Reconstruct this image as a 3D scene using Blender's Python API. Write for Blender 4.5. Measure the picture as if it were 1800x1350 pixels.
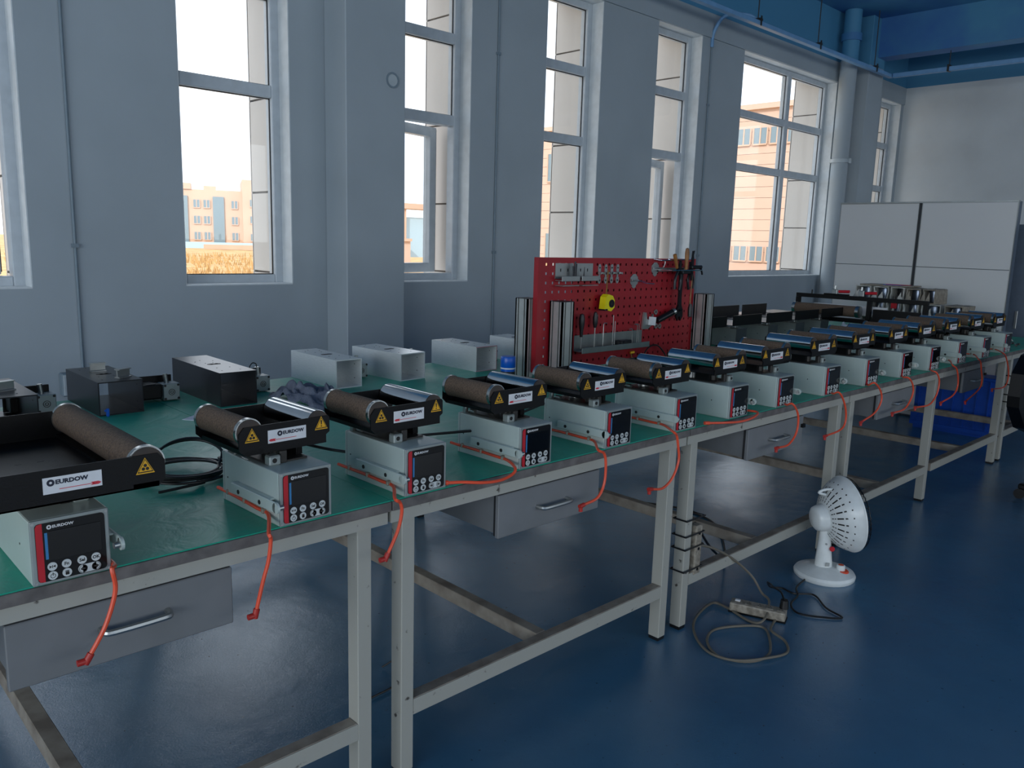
import bpy, bmesh, math, random
from math import sin, cos, pi, radians
from mathutils import Vector, Matrix

for o in list(bpy.data.objects):
    bpy.data.objects.remove(o)
SC = bpy.context.scene
COL = SC.collection
rnd = random.Random(7)

# ------------------------------------------------------------------ camera
cam_d = bpy.data.cameras.new('camera')
cam = bpy.data.objects.new('camera', cam_d)
COL.objects.link(cam)
SC.camera = cam
YAW, PIT, ROL = radians(46.01877), radians(9.99428), radians(1.65413)
Fv = Vector((cos(YAW) * cos(PIT), sin(YAW) * cos(PIT), -sin(PIT)))
r0 = Fv.cross(Vector((0, 0, 1))).normalized()
u0 = r0.cross(Fv)
Rv = r0 * cos(ROL) + u0 * sin(ROL)
Uv = -r0 * sin(ROL) + u0 * cos(ROL)
cam.matrix_world = Matrix(((Rv.x, Uv.x, -Fv.x, 0), (Rv.y, Uv.y, -Fv.y, 0), (Rv.z, Uv.z, -Fv.z, 1.4), (0, 0, 0, 1)))
cam_d.sensor_fit = 'HORIZONTAL'
cam_d.sensor_width = 36
cam_d.lens = 36 * 1419.85 / 1800
cam_d.clip_start = 0.02
cam_d.clip_end = 2000

# ------------------------------------------------------------------ light
SC.view_settings.view_transform = 'Standard'
SC.view_settings.look = 'None'
SC.view_settings.gamma = 1
SC.view_settings.use_curve_mapping = False
SC.view_settings.exposure = 0.0
world = bpy.data.worlds.new('hazy_sky')
SC.world = world
world.use_nodes = True
wn = world.node_tree.nodes
wl = world.node_tree.links
bg = wn['Background']
tc = wn.new('ShaderNodeTexCoord')
sx = wn.new('ShaderNodeSeparateXYZ')
rmp = wn.new('ShaderNodeValToRGB')
wl.new(tc.outputs['Generated'], sx.inputs[0])
wl.new(sx.outputs['Z'], rmp.inputs[0])
rmp.color_ramp.elements[0].position = 0.0
rmp.color_ramp.elements[0].color = (0.72, 0.76, 0.83, 1)
rmp.color_ramp.elements[1].position = 0.45
rmp.color_ramp.elements[1].color = (0.80, 0.87, 0.97, 1)
wl.new(rmp.outputs[0], bg.inputs['Color'])
bg.inputs['Strength'].default_value = 2.3

sun_d = bpy.data.lights.new('sun', 'SUN')
sun = bpy.data.objects.new('sun', sun_d)
COL.objects.link(sun)
sun_d.energy = 3.0
sun_d.angle = radians(1.5)
sun_d.color = (1.0, 0.93, 0.86)
sun.rotation_euler = Vector((0.72, 0.52, -0.52)).to_track_quat('-Z', 'Y').to_euler()


def area(name, loc, size, size_y, energy, color, direction):
    d = bpy.data.lights.new(name, 'AREA')
    o = bpy.data.objects.new(name, d)
    COL.objects.link(o)
    d.shape = 'RECTANGLE'
    d.size = size
    d.size_y = size_y
    d.energy = energy
    d.color = color
    o.location = loc
    o.rotation_euler = Vector(direction).to_track_quat('-Z', 'Y').to_euler()
    return o


# added fill lamps standing in for unseen windows opposite and at the left end
area('opposite_fill', (2.0, -8.8, 2.4), 18.0, 2.4, 380, (0.88, 0.95, 1.0), (0, 1, -0.05))
area('left_fill', (-7.3, -1.0, 2.2), 9.0, 2.6, 420, (0.88, 0.95, 1.0), (1, 0.05, -0.03))


# ------------------------------------------------------------------ materials
def lin(v):
    v /= 255.0
    return v / 12.92 if v <= 0.04045 else ((v + 0.055) / 1.055) ** 2.4


def c(r, g, b):
    return (lin(r), lin(g), lin(b), 1)


MATS = {}


def mat(name, col, rough=0.5, metal=0.0, col2=None, nscale=20, bump=0.0, bscale=60, rough2=None, coat=0.0, spec=0.5,
        detail=4, lo=0.35, hi=0.65, stretch=None):
    if name in MATS:
        return MATS[name]
    m = bpy.data.materials.new(name)
    m.use_nodes = True
    nt = m.node_tree
    b = nt.nodes['Principled BSDF']
    b.inputs['Base Color'].default_value = col
    b.inputs['Roughness'].default_value = rough
    b.inputs['Metallic'].default_value = metal
    b.inputs['Specular IOR Level'].default_value = spec
    b.inputs['Coat Weight'].default_value = coat
    tcn = nt.nodes.new('ShaderNodeTexCoord')
    mp = nt.nodes.new('ShaderNodeMapping')
    nt.links.new(tcn.outputs['Object'], mp.inputs[0])
    if stretch:
        mp.inputs['Scale'].default_value = stretch
    nz = nt.nodes.new('ShaderNodeTexNoise')
    nz.inputs['Scale'].default_value = nscale
    nz.inputs['Detail'].default_value = detail
    nt.links.new(mp.outputs[0], nz.inputs['Vector'])
    cr = nt.nodes.new('ShaderNodeValToRGB')
    cr.color_ramp.elements[0].position = lo
    cr.color_ramp.elements[1].position = hi
    if col2 is None:
        col2 = tuple(v * 0.9 for v in col[:3]) + (1,)
    cr.color_ramp.elements[0].color = col
    cr.color_ramp.elements[1].color = col2
    nt.links.new(nz.outputs[0], cr.inputs[0])
    nt.links.new(cr.outputs[0], b.inputs['Base Color'])
    if rough2 is not None:
        mr = nt.nodes.new('ShaderNodeMapRange')
        mr.inputs['From Min'].default_value = lo
        mr.inputs['From Max'].default_value = hi
        mr.inputs['To Min'].default_value = rough
        mr.inputs['To Max'].default_value = rough2
        nt.links.new(nz.outputs[0], mr.inputs['Value'])
        nt.links.new(mr.outputs[0], b.inputs['Roughness'])
    if bump:
        n2 = nt.nodes.new('ShaderNodeTexNoise')
        n2.inputs['Scale'].default_value = bscale
        n2.inputs['Detail'].default_value = 3
        nt.links.new(mp.outputs[0], n2.inputs['Vector'])
        bp = nt.nodes.new('ShaderNodeBump')
        bp.inputs['Strength'].default_value = bump
        bp.inputs['Distance'].default_value = 0.01
        nt.links.new(n2.outputs[0], bp.inputs['Height'])
        nt.links.new(bp.outputs[0], b.inputs['Normal'])
    MATS[name] = m
    return m


M_alu = mat('satin_grey_housing', c(188, 200, 194), 0.38, 0.1, c(178, 190, 185), 6, coat=0.1)
M_bezel = mat('grey_bezel', c(150, 158, 156), 0.35, 0.3)
M_pblack = mat('glossy_black_panel', c(8, 9, 11), 0.25, spec=0.3)
M_screen = mat('dark_display', c(6, 7, 10), 0.10, spec=0.35)
M_red = mat('red_stripe', c(190, 26, 40), 0.35)
M_blue = mat('blue_sticker', c(60, 130, 185), 0.4)
M_btn = mat('white_button', c(205, 210, 208), 0.4)
M_blk = mat('black_powder_coat', c(8, 8, 9), 0.42, spec=0.25, bump=0.05, bscale=300)
M_dark = mat('dark_steel', c(62, 60, 58), 0.4, 0.5)
M_cork = mat('cork_grip', c(112, 92, 74), 0.9, col2=c(74, 60, 50), nscale=260, bump=0.25, bscale=300, detail=6, lo=0.3, hi=0.7)
M_cork_end = mat('brown_end_cap', c(70, 58, 50), 0.5, col2=c(48, 42, 38), nscale=30)
M_chrome = mat('polished_chrome', c(215, 218, 222), 0.11, 1.0)
M_ring = mat('steel_ring', c(190, 192, 190), 0.25, 1.0)
M_zinc = mat('zinc_steel', c(175, 178, 176), 0.35, 0.9)
M_white = mat('white_label', c(225, 226, 228), 0.45)
M_ink = mat('dark_blue_ink', c(18, 24, 48), 0.5)
M_inkw = mat('white_ink', c(215, 215, 215), 0.5)
M_inkr = mat('red_ink', c(214, 40, 58), 0.5)
M_yel = mat('warning_yellow', c(236, 176, 30), 0.45)
M_blkink = mat('black_ink', c(16, 15, 14), 0.5)
M_orange = mat('orange_cable', c(232, 84, 52), 0.38)
M_oredark = mat('red_plug', c(176, 44, 36), 0.4)
M_rubber = mat('black_rubber', c(16, 16, 18), 0.42)
M_frame = mat('cream_grey_paint', c(166, 165, 156), 0.42, col2=c(70, 66, 60), nscale=38, lo=0.68, hi=0.76, bump=0.06, bscale=40)
M_frame_top = mat('dusty_stretcher', c(150, 142, 130), 0.6, col2=c(118, 108, 98), nscale=14)
M_edge = mat('worktop_edge', c(112, 107, 104), 0.5, col2=c(84, 80, 78), nscale=24)
M_drawer = mat('grey_drawer', c(122, 124, 126), 0.45, col2=c(112, 114, 115), nscale=5)
M_ddark = mat('drawer_gap', c(38, 38, 40), 0.6)
M_blktube = mat('black_anodised', c(46, 46, 50), 0.3, 0.6, c(40, 40, 44), 8)
M_silver = mat('brushed_aluminium', c(226, 230, 230), 0.30, 0.45, c(214, 218, 218), 30, stretch=(20, 1, 20))
M_pink = mat('pink_film', c(200, 150, 158), 0.4, 0.3)
M_pegred = mat('red_pegboard', c(158, 22, 34), 0.42, col2=c(146, 20, 31), nscale=8)
M_prof = mat('aluminium_profile', c(190, 192, 188), 0.4, 0.6)
M_slot = mat('profile_slot', c(60, 62, 64), 0.5, 0.4)
M_tool = mat('oily_tool_steel', c(40, 42, 46), 0.35, 0.7)
M_wood = mat('wooden_handle', c(150, 98, 44), 0.5, col2=c(110, 70, 34), nscale=20)
M_tapey = mat('yellow_plastic', c(232, 216, 20), 0.35)
M_bluecan = mat('blue_plastic', c(6, 88, 190), 0.3)
M_crate = mat('blue_crate_plastic', c(6, 74, 176), 0.4)
M_fan = mat('white_plastic', c(228, 232, 230), 0.28)
M_strip = mat('dirty_white_plastic', c(160, 152, 138), 0.5, col2=c(120, 112, 100), nscale=60)
M_cordg = mat('grey_cord', c(108, 102, 90), 0.5)
M_rag = mat('grey_blue_cloth', c(104, 110, 124), 0.95, col2=c(86, 92, 106), nscale=30, bump=0.4, bscale=200)
M_pipe = mat('white_pipe', c(176, 186, 190), 0.4)
M_wire = mat('wall_conduit_paint', c(120, 136, 146), 0.5)
M_pvc = mat('white_window_pvc', c(190, 198, 204), 0.35)
M_board = mat('white_panel', c(205, 204, 202), 0.35, col2=c(202, 201, 200), nscale=2)
M_boardgap = mat('dark_gap', c(40, 44, 50), 0.5)
M_cab = mat('blue_grey_cabinet', c(92, 104, 118), 0.45)
M_roll = mat('dull_steel_roll', c(120, 130, 146), 0.3, 0.9)
M_film = mat('crumpled_film', c(196, 194, 184), 0.3, col2=c(140, 140, 138), nscale=18, bump=0.9, bscale=30, lo=0.3, hi=0.7)
M_card = mat('brown_cardboard', c(150, 142, 128), 0.7, col2=c(120, 112, 100), nscale=30)
M_bag = mat('clear_plastic_bag', c(200, 206, 212), 0.12, col2=c(150, 160, 170), nscale=16, bump=1.0, bscale=26)
M_paper = mat('white_paper', c(205, 212, 222), 0.6)
M_black_pl = mat('black_plastic', c(24, 24, 28), 0.4)


def glass_mat():
    m = bpy.data.materials.new('window_glass')
    m.use_nodes = True
    nt = m.node_tree
    nt.nodes.clear()
    out = nt.nodes.new('ShaderNodeOutputMaterial')
    mix = nt.nodes.new('ShaderNodeMixShader')
    tr = nt.nodes.new('ShaderNodeBsdfTransparent')
    gl = nt.nodes.new('ShaderNodeBsdfGlossy')
    lw = nt.nodes.new('ShaderNodeLayerWeight')
    lw.inputs['Blend'].default_value = 0.5
    pw = nt.nodes.new('ShaderNodeMath')
    pw.operation = 'POWER'
    pw.inputs[1].default_value = 5
    nt.links.new(lw.outputs['Facing'], pw.inputs[0])
    fr = nt.nodes.new('ShaderNodeMath')
    fr.operation = 'MULTIPLY_ADD'
    fr.inputs[1].default_value = 0.8
    fr.inputs[2].default_value = 0.03
    nt.links.new(pw.outputs[0], fr.inputs[0])
    tr.inputs[0].default_value = (0.97, 0.98, 0.98, 1)
    gl.inputs['Roughness'].default_value = 0.02
    nt.links.new(fr.outputs[0], mix.inputs[0])
    nt.links.new(tr.outputs[0], mix.inputs[1])
    nt.links.new(gl.outputs[0], mix.inputs[2])
    nt.links.new(mix.outputs[0], out.inputs[0])
    return m


M_glass = glass_mat()


def wall_mat(name, base, blue, zsplit, base2):
    m = mat(name, base, 0.6, col2=base2, nscale=1.6, bump=0.10, bscale=14, lo=0.3, hi=0.75)
    nt = m.node_tree
    b = nt.nodes['Principled BSDF']
    old = b.inputs['Base Color'].links[0].from_socket
    geo = nt.nodes.new('ShaderNodeNewGeometry')
    sp = nt.nodes.new('ShaderNodeSeparateXYZ')
    nt.links.new(geo.outputs['Position'], sp.inputs[0])
    gt = nt.nodes.new('ShaderNodeMath')
    gt.operation = 'GREATER_THAN'
    gt.inputs[1].default_value = zsplit
    nt.links.new(sp.outputs['Z'], gt.inputs[0])
    mx = nt.nodes.new('ShaderNodeMix')
    mx.data_type = 'RGBA'
    nt.links.new(gt.outputs[0], mx.inputs['Factor'])
    nt.links.new(old, mx.inputs['A'])
    mx.inputs['B'].default_value = blue
    nt.links.new(mx.outputs['Result'], b.inputs['Base Color'])
    return m


BLUE = c(70, 132, 168)
M_wall = wall_mat('painted_wall_blue_band', c(162, 172, 178), BLUE, 1.4 + 1.62 * 1.52, c(152, 162, 168))
M_wall_r = wall_mat('end_wall_paint', c(214, 218, 218), BLUE, 1.4 + 1.62 * 1.52, c(198, 202, 202))
M_ceil = mat('blue_ceiling_paint', BLUE, 0.6, col2=c(52, 104, 162), nscale=1.5)


def floor_mat():
    m = bpy.data.materials.new('blue_epoxy_floor')
    m.use_nodes = True
    nt = m.node_tree
    b = nt.nodes['Principled BSDF']
    L = nt.links
    tcn = nt.nodes.new('ShaderNodeTexCoord')

    def noise(scale, detail, rough=0.5, dist=0.0):
        n = nt.nodes.new('ShaderNodeTexNoise')
        n.inputs['Scale'].default_value = scale
        n.inputs['Detail'].default_value = detail
        n.inputs['Roughness'].default_value = rough
        n.inputs['Distortion'].default_value = dist
        L.new(tcn.outputs['Object'], n.inputs['Vector'])
        return n
    a = noise(1.3, 5, 0.6)
    cr = nt.nodes.new('ShaderNodeValToRGB')
    cr.color_ramp.elements[0].position = 0.3
    cr.color_ramp.elements[1].position = 0.7
    cr.color_ramp.elements[0].color = c(48, 98, 132)
    cr.color_ramp.elements[1].color = c(62, 114, 146)
    L.new(a.outputs[0], cr.inputs[0])
    sp = noise(60, 2)
    cr2 = nt.nodes.new('ShaderNodeValToRGB')
    cr2.color_ramp.elements[0].position = 0.22
    cr2.color_ramp.elements[1].position = 0.30
    cr2.color_ramp.elements[0].color = (0.35, 0.35, 0.35, 1)
    cr2.color_ramp.elements[1].color = (1, 1, 1, 1)
    L.new(sp.outputs[0], cr2.inputs[0])
    mx = nt.nodes.new('ShaderNodeMix')
    mx.data_type = 'RGBA'
    mx.blend_type = 'MULTIPLY'
    mx.inputs['Factor'].default_value = 1
    L.new(cr.outputs[0], mx.inputs['A'])
    L.new(cr2.outputs[0], mx.inputs['B'])
    L.new(mx.outputs['Result'], b.inputs['Base Color'])
    r = noise(3.5, 6, 0.65, 0.6)
    mr = nt.nodes.new('ShaderNodeMapRange')
    mr.inputs['From Min'].default_value = 0.35
    mr.inputs['From Max'].default_value = 0.68
    mr.inputs['To Min'].default_value = 0.12
    mr.inputs['To Max'].default_value = 0.25
    L.new(r.outputs[0], mr.inputs['Value'])
    L.new(mr.outputs[0], b.inputs['Roughness'])
    b.inputs['Specular IOR Level'].default_value = 0.6
    b.inputs['IOR'].default_value = 2.1
    b1 = noise(4.5, 3, 0.55, 0.3)
    b2 = noise(150, 5, 0.75, 0.2)
    bp = nt.nodes.new('ShaderNodeBump')
    bp.inputs['Strength'].default_value = 0.32
    bp.inputs['Distance'].default_value = 0.012
    L.new(b1.outputs[0], bp.inputs['Height'])
    bq = nt.nodes.new('ShaderNodeBump')
    bq.inputs['Strength'].default_value = 0.24
    bq.inputs['Distance'].default_value = 0.003
    L.new(b2.outputs[0], bq.inputs['Height'])
    L.new(bp.outputs[0], bq.inputs['Normal'])
    L.new(bq.outputs[0], b.inputs['Normal'])
    return m


M_floor = floor_mat()


def matgreen():
    m = mat('green_rubber_mat', c(22, 152, 124), 0.34, col2=c(30, 160, 134), nscale=3.5, bump=0.0, rough2=0.5, spec=0.45)
    nt = m.node_tree
    b = nt.nodes['Principled BSDF']
    tcn = nt.nodes.new('ShaderNodeTexCoord')
    n1 = nt.nodes.new('ShaderNodeTexNoise')
    n1.inputs['Scale'].default_value = 9
    n1.inputs['Detail'].default_value = 6
    n1.inputs['Distortion'].default_value = 1.2
    nt.links.new(tcn.outputs['Object'], n1.inputs['Vector'])
    bp = nt.nodes.new('ShaderNodeBump')
    bp.inputs['Strength'].default_value = 0.5
    bp.inputs['Distance'].default_value = 0.008
    nt.links.new(n1.outputs[0], bp.inputs['Height'])
    nt.links.new(bp.outputs[0], b.inputs['Normal'])
    return m


M_mat = matgreen()


# ------------------------------------------------------------------ mesh helpers
class MB:
    def __init__(s):
        s.bm = bmesh.new()

    def box(s, x0, x1, y0, y1, z0, z1, bev=0.0, seg=1):
        x0, x1 = min(x0, x1), max(x0, x1)
        y0, y1 = min(y0, y1), max(y0, y1)
        z0, z1 = min(z0, z1), max(z0, z1)
        r = bmesh.ops.create_cube(s.bm, size=1)
        vs = r['verts']
        for v in vs:
            v.co = Vector(((x0 + x1) / 2 + v.co.x * (x1 - x0), (y0 + y1) / 2 + v.co.y * (y1 - y0), (z0 + z1) / 2 + v.co.z * (z1 - z0)))
        if bev:
            es = list({e for v in vs for e in v.link_edges})
            bmesh.ops.bevel(s.bm, geom=es, offset=bev, segments=seg, affect='EDGES', profile=0.5)
        return s

    def cyl(s, p0, p1, r, seg=20, r2=None, cap=True):
        p0, p1 = Vector(p0), Vector(p1)
        d = p1 - p0
        q = d.to_track_quat('Z', 'Y').to_matrix().to_4x4()
        m = Matrix.Translation((p0 + p1) / 2) @ q
        bmesh.ops.create_cone(s.bm, cap_ends=cap, segments=seg, radius1=r, radius2=r if r2 is None else r2, depth=d.length, matrix=m)
        return s

    def sphere(s, p, r, seg=12, scale=(1, 1, 1)):
        m = Matrix.Translation(p) @ Matrix.Diagonal((scale[0], scale[1], scale[2], 1))
        bmesh.ops.create_uvsphere(s.bm, u_segments=seg, v_segments=max(6, seg // 2), radius=r, matrix=m)
        return s

    def prism(s, pts, a, b, axis='y'):
        """polygon pts in the plane normal to axis, extruded from a to b"""
        def P(u, v, w):
            if axis == 'y':
                return (u, w, v)
            if axis == 'x':
                return (w, u, v)
            return (u, v, w)
        A = [s.bm.verts.new(P(u, v, a)) for u, v in pts]
        B = [s.bm.verts.new(P(u, v, b)) for u, v in pts]
        fs = [s.bm.faces.new(A), s.bm.faces.new(B[::-1])]
        n = len(pts)
        for i in range(n):
            fs.append(s.bm.faces.new((A[i], B[i], B[(i + 1) % n], A[(i + 1) % n])))
        bmesh.ops.recalc_face_normals(s.bm, faces=fs)
        return s

    def ring(s, cx, cz, ro, ri, y0, y1, seg=20):
        """flat ring in the XZ plane"""
        v = []
        for y in (y0, y1):
            for r in (ro, ri):
                v.append([s.bm.verts.new((cx + r * cos(2 * pi * i / seg), y, cz + r * sin(2 * pi * i / seg))) for i in range(seg)])
        fs = []
        for i in range(seg):
            j = (i + 1) % seg
            for a, b in ((0, 1), (1, 3), (3, 2), (2, 0)):
                fs.append(s.bm.faces.new((v[a][i], v[a][j], v[b][j], v[b][i])))
        bmesh.ops.recalc_face_normals(s.bm, faces=fs)
        return s

    def lathe(s, prof, seg=32, mtx=None):
        """prof: (r, z) list turned about z"""
        mtx = mtx or Matrix.Identity(4)
        rows = []
        for r, z in prof:
            if r < 1e-6:
                rows.append([s.bm.verts.new(mtx @ Vector((0, 0, z)))])
            else:
                rows.append([s.bm.verts.new(mtx @ Vector((r * cos(2 * pi * i / seg), r * sin(2 * pi * i / seg), z))) for i in range(seg)])
        fs = []
        for a, b in zip(rows, rows[1:]):
            for i in range(seg):
                j = (i + 1) % seg
                if len(a) == 1 and len(b) == 1:
                    continue
                if len(a) == 1:
                    fs.append(s.bm.faces.new((a[0], b[i], b[j])))
                elif len(b) == 1:
                    fs.append(s.bm.faces.new((a[i], b[0], a[j])))
                else:
                    fs.append(s.bm.faces.new((a[i], b[i], b[j], a[j])))
        bmesh.ops.recalc_face_normals(s.bm, faces=fs)
        return s

    def tube(s, pts, r, seg=8, smooth=4, closed=False):
        P = spline([Vector(p) for p in pts], smooth) if smooth > 1 else [Vector(p) for p in pts]
        rows = []
        up = Vector((0, 0, 1))
        prev = None
        for i, p in enumerate(P):
            t = (P[min(i + 1, len(P) - 1)] - P[max(i - 1, 0)])
            if t.length < 1e-9:
                t = Vector((1, 0, 0))
            t.normalize()
            if prev is None:
                a = t.cross(up) if abs(t.dot(up)) < 0.9 else t.cross(Vector((1, 0, 0)))
            else:
                a = prev - t * prev.dot(t)
            if a.length < 1e-6:
                a = t.cross(Vector((0, 1, 0)))
            a.normalize()
            prev = a
            b = t.cross(a)
            rows.append([s.bm.verts.new(p + (a * cos(2 * pi * k / seg) + b * sin(2 * pi * k / seg)) * r) for k in range(seg)])
        fs = []
        for A, B in zip(rows, rows[1:]):
            for k in range(seg):
                fs.append(s.bm.faces.new((A[k], A[(k + 1) % seg], B[(k + 1) % seg], B[k])))
        fs.append(s.bm.faces.new(rows[0][::-1]))
        fs.append(s.bm.faces.new(rows[-1]))
        bmesh.ops.recalc_face_normals(s.bm, faces=fs)
        return s

    def xf(s, m):
        bmesh.ops.transform(s.bm, matrix=m, verts=s.bm.verts)
        return s

    def build(s, name, m, parent=None, smooth=False, loc=None):
        me = bpy.data.meshes.new(name)
        if smooth:
            for f in s.bm.faces:
                f.smooth = True
            lim = radians(38)
            for e in s.bm.edges:
                if len(e.link_faces) == 2 and e.calc_face_angle(0) > lim:
                    e.smooth = False
        s.bm.to_mesh(me)
        s.bm.free()
        me.materials.append(m)
        o = bpy.data.objects.new(name, me)
        COL.objects.link(o)
        if parent:
            o.parent = parent
        if loc:
            o.location = loc
        return o


def spline(P, n):
    if len(P) < 3:
        return P
    out = []
    Q = [P[0] * 2 - P[1]] + P + [P[-1] * 2 - P[-2]]
    for i in range(1, len(Q) - 2):
        a, b, c_, d = Q[i - 1:i + 3]
        for k in range(n):
            t = k / n
            out.append(0.5 * ((2 * b) + (c_ - a) * t + (2 * a - 5 * b + 4 * c_ - d) * t * t + (3 * b - a - 3 * c_ + d) * t ** 3))
    out.append(P[-1])
    return out


def tag(o, label=None, cat=None, group=None, kind=None):
    if label:
        o['label'] = label
    if cat:
        o['category'] = cat
    if group:
        o['group'] = group
    if kind:
        o['kind'] = kind
    return o


def thing(name, label, cat, loc=(0, 0, 0), rz=0.0, group=None, kind=None):
    o = bpy.data.objects.new(name, None)
    COL.objects.link(o)
    o.location = loc
    o.rotation_euler = (0, 0, rz)
    o.empty_display_size = 0.05
    return tag(o, label, cat, group, kind)


def copy_tree(o, parent=None):
    n = o.copy()
    COL.objects.link(n)
    if parent:
        n.parent = parent
    for ch in o.children:
        copy_tree(ch, n)
    return n


TXT = {}


def text_mesh(s, size, bold=0.0):
    k = (s, size, bold)
    if k in TXT:
        return TXT[k]
    cu = bpy.data.curves.new('lettering', 'FONT')
    cu.body = s
    cu.size = size
    cu.offset = bold
    cu.align_x = 'CENTER'
    cu.align_y = 'CENTER'
    cu.resolution_u = 2
    o = bpy.data.objects.new('tmp', cu)
    COL.objects.link(o)
    dg = bpy.context.evaluated_depsgraph_get()
    me = bpy.data.meshes.new_from_object(o.evaluated_get(dg))
    bpy.data.objects.remove(o)
    me.materials.clear()
    TXT[k] = me
    return me


def add_text(s, size, m, parent, x, y, z, sx_=1.0, bold=0.0, name='lettering'):
    """text standing in the XZ plane facing -Y"""
    src = text_mesh(s, size, bold)
    me = src.copy()
    me.name = name
    me.materials.clear()
    me.materials.append(m)
    me.transform(Matrix.Diagonal((sx_, 1, 1, 1)))
    me.transform(Matrix.Translation((x, y, z)) @ Matrix.Rotation(pi / 2, 4, 'X'))
    o = bpy.data.objects.new(name, me)
    COL.objects.link(o)
    o.parent = parent
    return o


def struct(o, label=None):
    o['kind'] = 'structure'
    if label:
        o['label'] = label
    return o


# ================================================================== ROOM
XL, XE, YB, YW, ZC = -5.0, 8.68, -6.0, 3.44, 3.43
# the shell was measured with the window wall at 3.44 m; the hall is KR times that size (about eye height 1.4 m)
KR = 1.52
ZF = 1.4 - 1.4 / KR
before_room = set(COL.objects)
struct(MB().box(XL - .2, XE + .2, YB - .2, YW + .16, ZF - 0.1, ZF).build('floor', M_floor), 'glossy blue epoxy floor with scratches and window reflections')
struct(MB().box(XL - .2, XE + .2, YB - .2, YW + .16, ZC, ZC + 1.2).build('ceiling', M_ceil), 'blue painted concrete ceiling')
WIN = [  # x0, x1, transoms, mullions, open casement
    (0.30, 0.81, (2.03, 2.455), (), True),
    (1.385, 1.885, (2.035, 2.455), (), False),
    (2.44, 2.955, (2.035, 2.455), (), True),
    (3.52, 4.01, (2.035, 2.455), (), False),
    (4.57, 5.085, (2.035, 2.455), (), True),
    (5.64, 7.195, (2.035, 2.44), (6.52,), False),
    (8.14, 8.62, (2.035, 2.455), (), False)]
Z0, Z1 = 1.175, 2.86
w = MB()
xs = XL - .2
for a, b, *_ in WIN:
    w.box(xs, a, YW, YW + .16, ZF, ZC)
    w.box(a, b, YW, YW + .16, ZF, Z0)
    w.box(a, b, YW, YW + .16, Z1, ZC)
    xs = b
w.box(xs, XE + .2, YW, YW + .16, ZF, ZC)
struct(w.build('wall_left', M_wall), 'grey blue painted wall with tall windows and a blue band at its top')
struct(MB().box(XE, XE + .2, YB - .2, 1.30, ZF, ZC).box(XE, XE + .2, 2.10, YW, ZF, ZC).box(XE, XE + .2, 1.30, 2.10, ZF, Z0).box(XE, XE + .2, 1.30, 2.10, Z1, ZC).build('wall_right', M_wall_r), 'plastered end wall, warm grey below and blue at its top')
struct(MB().box(XL - .2, XL, YB - .2, YW, ZF, ZC).build('wall_near', M_wall))
struct(MB().box(XL, XE, YB - .2, YB, ZF, ZC).build('wall_back', M_wall))
struct(MB().box(2.062, 2.39, 3.26, YW, ZF, ZC, 0.004).build('trim_1', M_wall), 'square wall column beside the third window')
struct(MB().box(7.40, 7.70, 3.26, YW, ZF, ZC, 0.004).build('trim_2', M_wall), 'square wall column behind the white drainpipe')
struct(MB().box(XL, XE, YW - .012, YW, Z1, 3.02).build('trim_3', M_wall), 'shallow lintel band above the windows')
struct(MB().box(7.55, 7.73, YB, 3.26, 3.10, ZC).build('trim_4', M_ceil), 'blue ceiling beam crossing the hall')
struct(MB().box(XL, XE, YW - .01, YW, ZF, ZF + 0.08).build('baseboard_left', M_wire))
# round plaster patch on the column
pp = thing('plaster_patch', 'round plaster patch high on the wall column beside the third window', 'wall patch', (2.315, 3.26, 2.125))
MB().ring(0, 0, 0.036, 0.027, -0.003, 0.0, 24).build('rim', M_wire, pp)
MB().cyl((0, -0.0015, 0), (0, 0, 0), 0.027, 20).build('plug', M_pipe, pp)


M_reveal = mat('sky_lit_reveal', c(214, 220, 222), 0.55)  # whiter than the wall: sky light on the reveals put into the colour


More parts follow.
